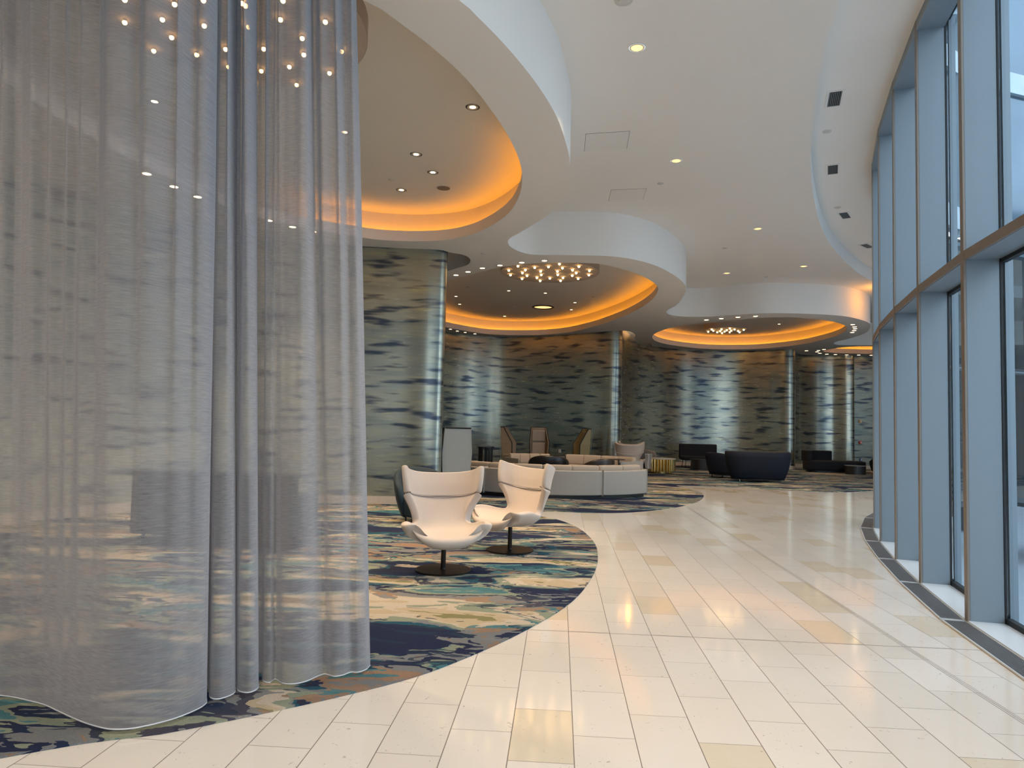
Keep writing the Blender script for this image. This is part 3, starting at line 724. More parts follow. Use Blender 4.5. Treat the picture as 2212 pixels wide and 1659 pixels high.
# access panels
def access(pxs, lab):
    P = [Vector(at(x, y, HC)) for x, y in pxs]; c = sum(P, Vector((0, 0))) / 4
    t = thing('access_panel', lab, 'access panel', (c.x, c.y, HC))
    Q = [c + (p - c) * 0.985 - c for p in P]
    MB().prism([tuple(q) for q in Q], -0.004, 0.0).build('door', M_PANEL, t)
    MB().prism([tuple((p - c)) for p in P], -0.0015, 0.0).build('shadow_gap', M_GASKET, t)
access(((1265, 289), (1361, 283), (1354, 321), (1262, 327)), 'flush square access panel in the high ceiling, nearer of the two')
access(((1320, 410), (1397, 407), (1389, 431), (1314, 435)), 'flush square access panel in the high ceiling, farther of the two')
# vents in the strip
for px, py, rz, lab in ((1803, 213, -0.36, 'nearest'), (1799, 366, -0.43, 'second from the viewer'), (1825, 465, -0.62, 'third from the viewer'), (1873, 531, -0.85, 'farthest, partly behind the window fins')):
    t = thing('ceiling_vent', 'dark slatted vent in the raised ceiling strip, ' + lab, 'vent', on(px, py, HW), rz, 'vents in the raised ceiling strip')
    wv, lv = 0.155, 0.44
    f = MB(); f.box((-wv / 2 - 0.015, 0, -0.004), (0.03, lv + 0.06, 0.008)); f.box((wv / 2 + 0.015, 0, -0.004), (0.03, lv + 0.06, 0.008)); f.box((0, lv / 2 + 0.015, -0.004), (wv, 0.03, 0.008)); f.box((0, -lv / 2 - 0.015, -0.004), (wv, 0.03, 0.008))
    f.build('frame', M_PANEL, t)
    MB().box((0, 0, -0.001), (wv, lv, 0.002)).build('opening', M_GASKET, t)
    sb = MB()
    for k in range(7): sb.box((-wv / 2 + (k + 0.5) * wv / 7, 0, -0.006), (0.006, lv, 0.008))
    sb.build('slats', M_FIN, t)

# bulb discs: shallow drums under the recess ceilings
def disc(px, py, zb, R, lab, bulbs, cat='chandelier', up=HI, glow=60, br=0.017):
    c = on(px, py, zb); t = thing('bulb_disc', lab, cat, (c[0], c[1], zb), 0, 'round ceiling discs with many bulbs')
    MB().lathe([(R, 0.0), (R, up - zb)], 64, cap=False).build('rim', M_DRUM, t, smooth=True)
    MB().lathe([(R - 0.002, 0.0), (R - 0.002, 0.012)], 64).build('underside', M_DRUM, t)
    me = None
    for bx, by in bulbs:
        q = on(bx, by, zb - 0.03)
        if math.dist(q[:2], c[:2]) > R * 1.02: continue
        if me is None:
            prof = [(br * math.sin(PI * k / 8) + 0.0004, -br * math.cos(PI * k / 8)) for k in range(9)]
            b = MB().lathe(prof, 12).build('bulb', M_BULB, t, smooth=True); me = b.data
            sk = MB().lathe([(br * 0.8, br * 0.6), (br * 0.6, 0.03)], 12).build('socket', M_DRUM, b)
            sm = sk.data; b.location = (q[0] - c[0], q[1] - c[1], -0.03)
        else:
            b = bpy.data.objects.new('bulb', me); COL.objects.link(b); b.parent = t; b.location = (q[0] - c[0], q[1] - c[1], -0.03)
            k = bpy.data.objects.new('socket', sm); COL.objects.link(k); k.parent = b
    for dx, dy in ((0.5 * R, 0), (-0.5 * R, 0), (0, 0.5 * R), (0, -0.5 * R)):
        sp_ = spot(None, (c[0] + dx, c[1] + dy, zb - 0.06), glow, WARM, 2.2, 0.7, rad=0.06)
    return t
z7 = lambda L, s, ox, oy: [(ox + x / s, oy + y / s) for x, y in L]
b1 = z7([(745, 135), (970, 118), (1025, 225), (918, 305), (1175, 328), (1220, 155), (1043, 27), (745, 0), (1215, 3), (1445, 20), (1467, 35), (1485, 162), (1348, 295), (1365, 400), (1575, 293), (1560, 425), (1512, 510), (1675, 118), (1690, 5), (1805, 230), (1815, 328), (1728, 400), (1772, 508), (1943, 132), (2040, 308), (1968, 438), (900, -110), (1300, -150), (1600, -120), (1900, -60)], 2.765, 0, 0)
disc(507, 50, 5.17, 1.20, 'wide round disc with glowing bulbs, seen through the sheer curtain', b1, glow=55, br=0.021)
b2 = z7([(795, 118), (1005, 102), (761, 149), (915, 162), (1041, 155), (1142, 129), (1170, 166), (1321, 153), (677, 188), (829, 184), (969, 196), (1124, 197), (1262, 185), (1418, 190), (802, 211), (1296, 211), (692, 230), (844, 237), (975, 229), (1127, 228), (1260, 236), (1413, 231), (935, 255), (1054, 261), (1175, 255), (799, 264), (1314, 264), (965, 284), (1152, 283)], 4.254, 940, 540)
b2 = [p for p in b2 if p[1] > 569 or p[0] > 1200]
disc(1188, 589, 5.17, 1.17, 'round disc with scattered bulbs above the curved sofas', b2, glow=50, br=0.026)
b3 = z7([(429, 746), (447, 760), (393, 770), (488, 776), (534, 745), (519, 764), (567, 768), (540, 785), (590, 754), (622, 736), (672, 746), (638, 759), (620, 775), (709, 762), (725, 775), (770, 750)], 4.916, 1450, 560)
disc(1568.5, 713.6, 5.17, 0.80, 'small round disc with bulbs in the recess above the navy sofa', b3, glow=40, br=0.030)

# ------------------------------------------------------------------ curtain
def curtain():
    Z0 = 0.035
    # (hem px, hem py, px of the same fold at the top of the view)
    L = [(-330, 1475, -290), (-200, 1485, -160), (-90, 1492, -60), (0, 1502, 20), (30, 1506, 34), (60, 1513, 72), (95, 1522, 105), (130, 1538, 150), (170, 1556, 190), (205, 1568, 222), (240, 1575, 262), (280, 1574, 300), (315, 1568, 330), (345, 1561, 372), (380, 1551, 395), (420, 1535, 440), (440, 1524, 458), (447, 1514, 465),
         (440, 1494, 460), (438, 1478, 463), (446, 1470, 470), (451, 1490, 472), (454, 1506, 478), (470, 1510, 486), (490, 1505, 497), (506, 1497, 506), (509, 1486, 508), (501, 1468, 505), (504, 1458, 511), (510, 1474, 517), (514, 1491, 521), (535, 1496, 534), (553, 1490, 546), (559, 1480, 550), (551, 1462, 549), (556, 1450, 560), (566, 1456, 575), (568, 1470, 583), (582, 1474, 589),
         (595, 1467, 600), (612, 1476, 612), (636, 1477, 640), (663, 1471, 662), (690, 1459, 676), (703, 1456, 690), (722, 1461, 706), (741, 1458, 722), (758, 1452, 739), (774, 1452, 748), (791, 1446, 760), (800, 1437, 768)]
    hem = []; top = []
    for hx, hy, tx in L:
        x, y = at(hx, hy, Z0); hem.append((x, y))
        d = ray(tx, 0); 
        top.append((d.x / d.y * y, y, EYE + d.z / d.y * y))
    H = catmull(hem, False, 0.012); 
    T = catmull([(p[0], p[1], p[2]) for p in top], False, 0.012)
    # same number of samples for both curves
    def resample(Pts, ctrl):
        out = []
        for i in range(len(ctrl) - 1):
            k = 10
            for j in range(k): out.append((i, j / k))
        out.append((len(ctrl) - 1, 0.0)); return out
    def cr(P, i, t):
        g = lambda k: Vector(P[max(0, min(len(P) - 1, k))])
        p0, p1, p2, p3 = g(i - 1), g(i), g(i + 1), g(i + 2)
        return 0.5 * ((2 * p1) + (p2 - p0) * t + (2 * p0 - 5 * p1 + 4 * p2 - p3) * t * t + (3 * p1 - p0 - 3 * p2 + p3) * t ** 3)
    idx = resample(None, L)
    hp = [cr(hem, i, t) for i, t in idx]; tp = [cr(top, i, t) for i, t in idx]
    rows = 40; v = []; uv = []; arc = [0.0]
    for i in range(1, len(hp)): arc.append(arc[-1] + (hp[i] - hp[i - 1]).length)
    for k in range(rows + 1):
        f = k / rows; 
        for i, (a, b) in enumerate(zip(hp, tp)):
            z = Z0 + f * (HC - 0.02 - Z0); g = (z - Z0) / (b.z - Z0)
            amp = 0.016 + 0.030 * f
            ph = arc[i]
            y = a.y + amp * math.sin(ph * 38 + 1.3 * math.sin(ph * 9)) * min(1, f * 2) + 0.006 * math.sin(ph * 90 + f * 3) * f
            x = a.x + (b.x - a.x) * g + 0.010 * math.sin(ph * 27 + 4 * f) * f
            v.append((x, y, z)); uv.append((arc[i], z))
    n = len(hp); fc = []
    for k in range(rows):
        fc += [(k * n + i, k * n + i + 1, (k + 1) * n + i + 1, (k + 1) * n + i) for i in range(n - 1)]
    t = thing('sheer_curtain', 'tall sheer grey curtain in soft folds hanging at the left over the carpet', 'curtain', (0, 0, 0))
    meshobj('fabric', v, fc, M_SHEER, t, True, uv)
    hv = []; hf = []
    for a in hp:
        for dy, dz in ((-0.003, -0.003), (0.003, -0.003), (0.003, 0.003), (-0.003, 0.003)): hv.append((a.x, a.y + dy, Z0 + dz))
    for i in range(n - 1):
        for q in range(4): hf.append((i * 4 + q, i * 4 + (q + 1) % 4, (i + 1) * 4 + (q + 1) % 4, (i + 1) * 4 + q))
    meshobj('hem', hv, hf, M_HEM, t, True)
    rv = MB()
    for i in range(0, n - 20, 20):
        a = v[rows * n + i]; b = v[rows * n + min(n - 1, i + 20)]
        rv.tube((a[0], a[1], HC - 0.012), (b[0], b[1], HC - 0.012), 0.012)
    rv.build('rail', M_TRIMW, t)
curtain()

# ------------------------------------------------------------------ furniture
def loft(rows, m_, name, parent, thick=0.06, nu=9, power=1.15, sub=1, smooth=True, offset=-1.0):
    """rows of (centre y,z, edge x,y,z): a bowed shell with rounded rim"""
    R = []
    K = 2
    def cr(P, i, t):
        g = lambda k: Vector(P[max(0, min(len(P) - 1, k))])
        p0, p1, p2, p3 = g(i - 1), g(i), g(i + 1), g(i + 2)
        return 0.5 * ((2 * p1) + (p2 - p0) * t + (2 * p0 - 5 * p1 + 4 * p2 - p3) * t * t + (3 * p1 - p0 - 3 * p2 + p3) * t ** 3)
    P5 = [tuple(r) for r in rows]
    class V5: pass
    def interp(i, t):
        g = lambda k: P5[max(0, min(len(P5) - 1, k))]
        p0, p1, p2, p3 = g(i - 1), g(i), g(i + 1), g(i + 2)
        return [0.5 * ((2 * b) + (c - a) * t + (2 * a - 5 * b + 4 * c - d) * t * t + (3 * b - a - 3 * c + d) * t ** 3) for a, b, c, d in zip(p0, p1, p2, p3)]
    for i in range(len(rows) - 1):
        for j in range(K): R.append(interp(i, j / K))
    R.append(list(P5[-1]))
    v = []; f = []; n = 2 * nu + 1
    for cy, cz, ex, ey, ez in R:
        for k in range(-nu, nu + 1):
            u = k / nu; w = abs(u) ** power; s_ = math.sin(u * PI / 2); w = (1 - math.cos(u * PI / 2)) ** power
            v.append((ex * s_, cy + (ey - cy) * w, cz + (ez - cz) * w))
    for r in range(len(R) - 1):
        for k in range(n - 1): f.append((r * n + k, r * n + k + 1, (r + 1) * n + k + 1, (r + 1) * n + k))
    o = meshobj(name, v, f, m_, parent, smooth)
    s = o.modifiers.new('solid', 'SOLIDIFY'); s.thickness = thick; s.offset = offset
    b = o.modifiers.new('sub', 'SUBSURF'); b.levels = 2; b.render_levels = 2
    return o

def wing_chair(label, loc, rz, group=None, cream=M_CREAM):
    t = thing('wing_lounge_chair', label, 'armchair', loc, rz, group)
    seat = [(-0.28, 0.26, 0.17, -0.23, 0.31), (-0.365, 0.275, 0.28, -0.29, 0.39), (-0.41, 0.325, 0.345, -0.29, 0.46), (-0.395, 0.378, 0.375, -0.26, 0.505), (-0.31, 0.395, 0.39, -0.19, 0.53), (-0.18, 0.388, 0.385, -0.09, 0.53), (-0.05, 0.378, 0.36, 0.0, 0.51), (0.06, 0.378, 0.32, 0.08, 0.485), (0.14, 0.40, 0.275, 0.15, 0.475),
            (0.21, 0.445, 0.250, 0.19, 0.50), (0.255, 0.51, 0.252, 0.205, 0.555), (0.292, 0.58, 0.272, 0.205, 0.625), (0.325, 0.65, 0.305, 0.19, 0.70), (0.35, 0.70, 0.335, 0.17, 0.755), (0.37, 0.735, 0.358, 0.150, 0.80)]
    loft(seat, cream, 'shell', t, 0.082)
    head = [(0.360, 0.725, 0.355, 0.150, 0.80), (0.372, 0.765, 0.362, 0.142, 0.835), (0.39, 0.84, 0.370, 0.14, 0.90), (0.41, 0.90, 0.378, 0.15, 0.975), (0.428, 0.95, 0.384, 0.165, 1.04), (0.440, 0.985, 0.384, 0.18, 1.078)]
    loft(head, cream, 'headrest', t, 0.066, power=1.35)
    # seam under the headrest
    n = 18; pts = []
    for k in range(-n, n + 1):
        u = k / n; w = (1 - math.cos(u * PI / 2)) ** 1.35; s_ = math.sin(u * PI / 2)
        pts.append((0.352 * s_, 0.350 + (0.142 - 0.350) * w - 0.002, 0.722 + (0.795 - 0.722) * w))
    mb = MB()
    for a, b in zip(pts[:-1], pts[1:]): mb.tube(a, b, 0.006, 6)
    mb.build('piping', M_PIPING, t)
    MB().lathe([(0.285, 0.0), (0.290, 0.004), (0.290, 0.012), (0.282, 0.016), (0.0005, 0.016)], 48).build('base_plate', M_BRONZE, t)
    MB().lathe([(0.034, 0.014), (0.030, 0.022), (0.026, 0.03), (0.026, 0.33), (0.09, 0.345), (0.09, 0.36)], 24).build('column', M_BRONZE, t)
    return t
zc = 0.012
wing_chair('cream winged lounge chair on a round dark base, nearest to the curtain', (*at(957, 1232, zc), zc), math.radians(13), 'cream winged chairs')
wing_chair('cream winged lounge chair on a round dark base, right one of the near pair', (*at(1101, 1189, zc), zc), math.radians(-47), 'cream winged chairs')
wing_chair('cream winged chair turned away at the far end of the curved sofa', (3.72, 21.9, zc), math.radians(172), 'cream winged chairs')
wing_chair('cream winged chair partly hidden behind another at the wall column', (4.05, 22.9, zc), math.radians(150), 'cream winged chairs')

def arc_pts(c, r, a0, a1, n):
    return [(c[0] + r * math.cos(a0 + (a1 - a0) * i / n), c[1] + r * math.sin(a0 + (a1 - a0) * i / n)) for i in range(n + 1)]
def arc_block(mb, c, r0, r1, a0, a1, z0, z1, n=16, r0b=None, r1b=None):
    """curved block; r0b/r1b = radii at the bottom"""
    r0b = r0 if r0b is None else r0b; r1b = r1 if r1b is None else r1b
    lo_i = arc_pts(c, r0b, a0, a1, n); lo_o = arc_pts(c, r1b, a0, a1, n); hi_i = arc_pts(c, r0, a0, a1, n); hi_o = arc_pts(c, r1, a0, a1, n)
    k = n + 1
    v = [(x, y, z0) for x, y in lo_i] + [(x, y, z0) for x, y in lo_o] + [(x, y, z1) for x, y in hi_o] + [(x, y, z1) for x, y in hi_i]
    f = []
    for q in range(4):
        p = (q + 1) % 4
        f += [(q * k + i, q * k + i + 1, p * k + i + 1, p * k + i) for i in range(n)]
    f += [(0, 3 * k, 2 * k, k), (n, k + n, 2 * k + n, 3 * k + n)]
    mb.add(v, f); return mb
D = math.radians
def arc_cushion(c, r0, r1, a0, a1, z0, z1, lean=0.0, n=10):
    v = []; f = []; K = 24; rc = (r0 + r1) / 2; hw = (r1 - r0) / 2; hh = (z1 - z0) / 2; zm = (z0 + z1) / 2
    st = [(0.0, 0.80), (0.012, 0.90), (0.04, 0.97), (0.10, 1.0)] + [(0.10 + 0.8 * k / n, 1.0 + 0.02 * math.sin(PI * k / n)) for k in range(1, n)] + [(0.90, 1.0), (0.96, 0.97), (0.988, 0.90), (1.0, 0.80)]
    for t, sc in st:
        a = a0 + (a1 - a0) * t
        for k in range(K):
            q = 2 * PI * k / K; cx, sx = math.cos(q), math.sin(q)
            dr = hw * sc * math.copysign(abs(cx) ** 0.55, cx); dz = hh * (0.5 + 0.5 * sc) * math.copysign(abs(sx) ** 0.5, sx)
            r_ = rc + dr + lean * (dz / hh)
            v.append((c[0] + r_ * math.cos(a), c[1] + r_ * math.sin(a), zm + dz))
    m = len(st)
    for i in range(m - 1):
        for k in range(K): f.append((i * K + k, i * K + (k + 1) % K, (i + 1) * K + (k + 1) % K, (i + 1) * K + k))
    f.append(tuple(reversed(range(K)))); f.append(tuple(range((m - 1) * K, m * K)))
    mb = MB(); mb.add(v, f); return mb
def curved_sofa(label, c, R, a0, a1, nmod, group, arms=(0, 0)):
    """backrest on the outside of the arc, seat inside"""
    t = thing('curved_sofa', label, 'sofa', (c[0], c[1], zc), 0, group)
    a0, a1 = D(a0), D(a1); o = (0, 0)
    arc_block(MB(), o, R - 0.88, R - 0.06, a0 + 0.01, a1 - 0.01, 0.0, 0.07, 30).build('plinth', M_BLACKWOOD, t)
    g = 0.004
    for k in range(nmod):
        b0 = a0 + (a1 - a0) * k / nmod + g / 2; b1 = a0 + (a1 - a0) * (k + 1) / nmod - g / 2
        arc_block(MB(), o, R - 0.13, R, b0, b1, 0.07, 0.585, 16).build('back_panel', M_SOFA, t, bevel=0.022, seg=4)
        arc_block(MB(), o, R - 0.93, R - 0.135, b0, b1, 0.07, 0.27, 16).build('seat_base', M_SOFA, t, bevel=0.015, seg=3)
        m2 = 2
        for q in range(m2):
            d0 = b0 + (b1 - b0) * q / m2; d1 = b0 + (b1 - b0) * (q + 1) / m2
            arc_cushion(o, R - 0.95, R - 0.30, d0, d1, 0.27, 0.425).build('seat_cushion', M_CUSH, t, smooth=True)
            arc_cushion(o, R - 0.34, R - 0.155, d0, d1, 0.405, 0.695, 0.015).build('back_cushion', M_CUSH, t, smooth=True)
    for s_, a in zip(arms, (a0, a1)):
        if s_:
            w = 0.10 / R
            lo, hi = (a - w, a - 0.002) if a == a0 else (a + 0.002, a + w)
            arc_block(MB(), o, R - 0.93, R, lo, hi, 0.07, 0.555, 3).build('arm', M_SOFA, t, bevel=0.022, seg=4)
    return t
GS = 'curved oatmeal sofas around the lounge circle'
curved_sofa('long curved oatmeal sofa seen from behind, nearest of the lounge circle', (0.95, 17.4), 2.82, 211, 318, 4, GS)
curved_sofa('short curved oatmeal sofa at the far left of the lounge circle', (1.25, 17.3), 3.15, 92, 116, 2, GS, (0, 1))
curved_sofa('curved oatmeal sofa at the far right of the lounge circle', (1.25, 17.3), 3.25, 43, 83, 2, GS, (1, 0))
def pillow(label, loc, rot, col, s=(0.42, 0.14, 0.42)):
    v = []; f = []; n = 12
    for k in range(n + 1):
        for j in range(n + 1):
            a, b = k / n * 2 - 1, j / n * 2 - 1
            th = (1 - a ** 4) ** 0.5 * (1 - b ** 4) ** 0.5
            pinch = 1 - 0.10 * (1 - a * a) * b * b - 0.0
            v.append((a * s[0] / 2 * (1 - 0.08 * (1 - b * b)), th * s[1] / 2, b * s[2] / 2 * (1 - 0.08 * (1 - a * a))))
    m = (n + 1) ** 2; v += [(x, -y, z) for x, y, z in v]
    for k in range(n):
        for j in range(n):
            q = k * (n + 1) + j; f.append((q, q + 1, q + n + 2, q + n + 1)); f.append((m + q, m + q + n + 1, m + q + n + 2, m + q + 1))
    o = meshobj('throw_pillow', v, f, col, None, True, loc=loc); o.rotation_euler = rot
    bm = bmesh.new(); bm.from_mesh(o.data); bmesh.ops.remove_doubles(bm, verts=bm.verts, dist=1e-4); bm.to_mesh(o.data); bm.free()
    return tag(o, label, 'pillow')
pillow('gold lit loose pillow resting at the left end of the near sofa', (-1.02, 16.05, 0.64), (D(-15), D(8), D(124)), M_CUSH, (0.46, 0.16, 0.40))

def tub_chair(label, loc, rz, m_, R=0.42, h=0.72, wide=240, cat='armchair', name='tub_chair', lean=0.06, sx=1.0, group=None, seat_h=0.42, legs=True):
    t = thing(name, label, cat, loc, rz, group); t.scale = (sx, 1, 1)
    n = 28; a0 = D(90 - wide / 2); a1 = D(90 + wide / 2); v = []; f = []
    zs = [0.09, 0.12, 0.3, 0.5, 0.75, 0.92, 0.985, 1.0, 0.985, 0.9, 0.6, 0.42]
    ro = [-0.10, -0.07, -0.03, 0.0, 0.02, 0.02, 0.005, -0.03, -0.065, -0.085, -0.10, -0.11]
    for i in range(n + 1):
        a = a0 + (a1 - a0) * i / n; e = abs(i / n * 2 - 1)
        hh = h * (1 - 0.36 * e ** 2.6)
        for z, r_ in zip(zs, ro):
            r = R + r_ + lean * z; v.append((r * math.cos(a), r * math.sin(a), max(0.09, z * hh)))
    k = len(zs)
    for i in range(n):
        for j in range(k): f.append((i * k + j, (i + 1) * k + j, (i + 1) * k + (j + 1) % k, i * k + (j + 1) % k))
    f.append(tuple(range(k))); f.append(tuple(reversed(range(n * k, n * k + k))))
    meshobj('backrest', v, f, m_, t, True)
    MB().lathe([(R * 0.80, 0.10), (R * 0.88, 0.14), (R * 0.88, seat_h - 0.06), (R * 0.84, seat_h - 0.01), (R * 0.7, seat_h + 0.01), (0.001, seat_h + 0.015)], 32).build('seat', m_, t, smooth=True)
    for sx_, sy in ((1, 1), (1, -1), (-1, 1), (-1, -1)):
        MB().tube((sx_ * R * 0.5, sy * R * 0.5, 0.0), (sx_ * R * 0.5, sy * R * 0.5, 0.12), 0.014).build('leg', M_CHROME if not legs else M_BLACKWOOD, t)
    return t
tub_chair('dark teal round backed chair behind the nearest cream chair', (-1.36, 10.75, zc), D(25), M_TEAL, 0.345, 0.82, 220)
tub_chair('black leather tub chair in the middle of the sofa circle', (1.0, 18.1, zc), D(178), M_LEATHER, 0.46, 0.76, 200)
tub_chair('dark brown tub chair right of the black one in the sofa circle', (2.22, 18.1, zc), D(215), mat('brown_leather', (0.035, 0.022, 0.017), 0.35), 0.42, 0.71, 200)
tub_chair('taupe tub chair beside the gold drum table', (4.76, 24.95, zc), D(160), M_TAUPE, 0.40, 0.76, 220)

def ped_table(label, loc, r, h, m_=M_BLACKWOOD):
    t = thing('side_table', label, 'table', loc)
    MB().lathe([(r, h - 0.02), (r, h - 0.004), (r - 0.004, h), (0.0005, h)], 32).build('tabletop', m_, t)
    MB().lathe([(0.02, 0.012), (0.02, h - 0.02)], 14).build('stem', m_, t)
    MB().lathe([(r * 0.7, 0.0), (r * 0.7, 0.008), (0.03, 0.014)], 28).build('foot', m_, t)
    return t
ped_table('small black pedestal table between tub chair and right sofa', (2.92, 18.75, zc), 0.17, 0.66)
ped_table('tiny low round table in front of the brown tub chair', (1.72, 17.25, zc), 0.20, 0.56, M_TAUPE)

# tall hooded chairs
def hood_chair(label, loc, rz, m_in, m_out, group='tall hooded porter chairs'):
    t = thing('hooded_chair', label, 'armchair', loc, rz, group)
    H = 1.43
    # faceted back: three panels, widest at two thirds height
    def ring_at(z):
        k = z / H
        if k < 0.66: w = 0.235 + 0.05 * (k / 0.66); dpt = 0.30 + 0.06 * (k / 0.66); wing = 0.04
        else:
            q = (k - 0.66) / 0.34; w = 0.285 - 0.035 * q; dpt = 0.36 - 0.26 * q; wing = 0.04 - 0.03 * q
        yb = 0.30 + 0.10 * k
        return [(-w - wing, yb - dpt), (-w, yb), (w, yb), (w + wing, yb - dpt)]
    zs = [0.16, 0.5, 0.66 * H, H]
    v = []; f = []
    for z in zs: v += [(x, y, z) for x, y in ring_at(z)]
    for r in range(3): f += [(r * 4 + i, r * 4 + i + 1, r * 4 + 4 + i + 1, r * 4 + 4 + i) for i in range(3)]
    v += [(x, y + 0.02, H) for x, y in ring_at(H)]
    o = meshobj('hood_shell', v[:16], f, m_out, t)
    s = o.modifiers.new('s', 'SOLIDIFY'); s.thickness = 0.035; s.offset = 1
    # dark rim
    mb = MB()
    for sgn in (0, 3):
        P = [(ring_at(z)[sgn][0], ring_at(z)[sgn][1], z) for z in zs]
        for a, b in zip(P[:-1], P[1:]): mb.tube(a, b, 0.016, 6)
    q = ring_at(H)
    for a, b in zip(q[:-1], q[1:]): mb.tube((a[0], a[1], H), (b[0], b[1], H), 0.016, 6)
    mb.build('rim', M_BLACKWOOD, t)
    # padding
    MB().box((0, 0.275, 0.69), (0.44, 0.06, 0.48)).build('lower_pad', m_in, t, bevel=0.025, seg=3)
    MB().box((0, 0.315, 1.16), (0.44, 0.05, 0.36)).build('head_pad', m_in, t, bevel=0.02, seg=3)
    MB().box((0, 0.02, 0.36), (0.54, 0.56, 0.14)).build('seat', m_in, t, bevel=0.03, seg=3)
    for sx in (-1, 1):
        MB().box((sx * 0.285, 0.0, 0.56), (0.045, 0.56, 0.06)).build('arm', m_out, t, bevel=0.01)
        MB().box((sx * 0.285, -0.20, 0.36), (0.045, 0.05, 0.36)).build('arm_post', M_BLACKWOOD, t)
        for sy in (-0.24, 0.22):
            MB().box((sx * 0.24, sy, 0.15), (0.04, 0.04, 0.30)).build('leg', M_BLACKWOOD, t)
    # seams on the outer back
    mb = MB(); P = [(ring_at(z)[1][0], ring_at(z)[1][1] + 0.036, z) for z in zs]; Q = [(ring_at(z)[2][0], ring_at(z)[2][1] + 0.036, z) for z in zs]
    for L_ in (P, Q):
        for a, b in zip(L_[:-1], L_[1:]): mb.tube(a, b, 0.004, 5)
    mb.build('seam', M_HOOD, t)
    return t
hood_chair('pale grey tall hooded chair seen from behind beside the wall column', (-1.10, 13.75, zc), D(192), M_HOOD, M_HOOD)
hood_chair('tan tall hooded chair in profile, left of the three by the back wall', (0.12, 22.2, zc), D(78), M_HOODT, M_HOODT)
hood_chair('tan tall hooded chair facing the room, middle of the three', (0.95, 22.9, zc), D(4), mat('pale_tan_hide', (0.45, 0.34, 0.25), 0.5), M_HOODT)
hood_chair('tan tall hooded chair in profile, right of the three by the back wall', (2.10, 22.2, zc), D(-76), M_HOODT, mat('ochre_hide', (0.30, 0.22, 0.09), 0.5))
for x, lab in ((0.60, 'left'), (1.58, 'right')):
    t = thing('low_side_table', 'low dark side table with tan apron between hooded chairs, ' + lab + ' one', 'table', (x, 22.1, zc))
    MB().box((0, 0, 0.575), (0.30, 0.30, 0.02)).build('tabletop', M_BLACKWOOD, t)
    MB().box((0, 0, 0.50), (0.28, 0.28, 0.12)).build('apron', M_HOODT, t)
    for sx in (-1, 1):
        for sy in (-1, 1): MB().box((sx * 0.12, sy * 0.12, 0.22), (0.035, 0.035, 0.44)).build('leg', M_BLACKWOOD, t)
# dark round table on slab legs
t = thing('round_drum_table', 'black round high table on slab legs beside the hooded chair', 'table', (-0.78, 22.0, zc))
MB().lathe([(0.27, 0.76), (0.27, 0.80), (0.0005, 0.80)], 32).build('tabletop', M_BLACKWOOD, t)
for k in range(5):
    a = 2 * PI * k / 5 + 0.3
    MB().box((0.21 * math.cos(a), 0.21 * math.sin(a), 0.38), (0.035, 0.09, 0.76), a).build('leg', M_BLACKWOOD, t)
# fluted brass table
t = thing('fluted_drum_table', 'gold fluted drum table with pale top', 'table', (5.13, 23.7, zc))
NF = 26; pts = []
for k in range(NF * 8):
    a = 2 * PI * k / (NF * 8); r = 0.425 + 0.060 * abs(math.sin(a * NF / 2)) ** 0.6; pts.append((r * math.cos(a), r * math.sin(a)))
MB().prism(pts, 0.07, 0.475).build('fluted_drum', M_BRASS, t)
MB().lathe([(0.485, 0.475), (0.485, 0.50), (0.0005, 0.50)], 48).build('tabletop', M_TOP, t)
MB().lathe([(0.36, 0.0), (0.36, 0.07)], 40).build('plinth', M_BRASS, t)
# throw over the far chair
v = []; f = []
for k in range(13):
    for j in range(9):
        u = j / 8; w = k / 12; v.append((0.16 * (u - 0.5) * (1 + 0.4 * (1 - w)) + 0.012 * math.sin(w * 6), 0.025 * math.sin(u * 11) + 0.02 * math.sin(w * 4), 0.72 - 0.46 * w))
for k in range(12):
    for j in range(8): q = k * 9 + j; f.append((q, q + 1, q + 10, q + 9))
o = meshobj('throw_blanket', v, f, M_THROW, None, True, loc=(4.24, 21.42, zc)); sm_ = o.modifiers.new('s', 'SOLIDIFY'); sm_.thickness = 0.02
tag(o, 'grey striped throw hanging beside the far cream winged chair', 'blanket')

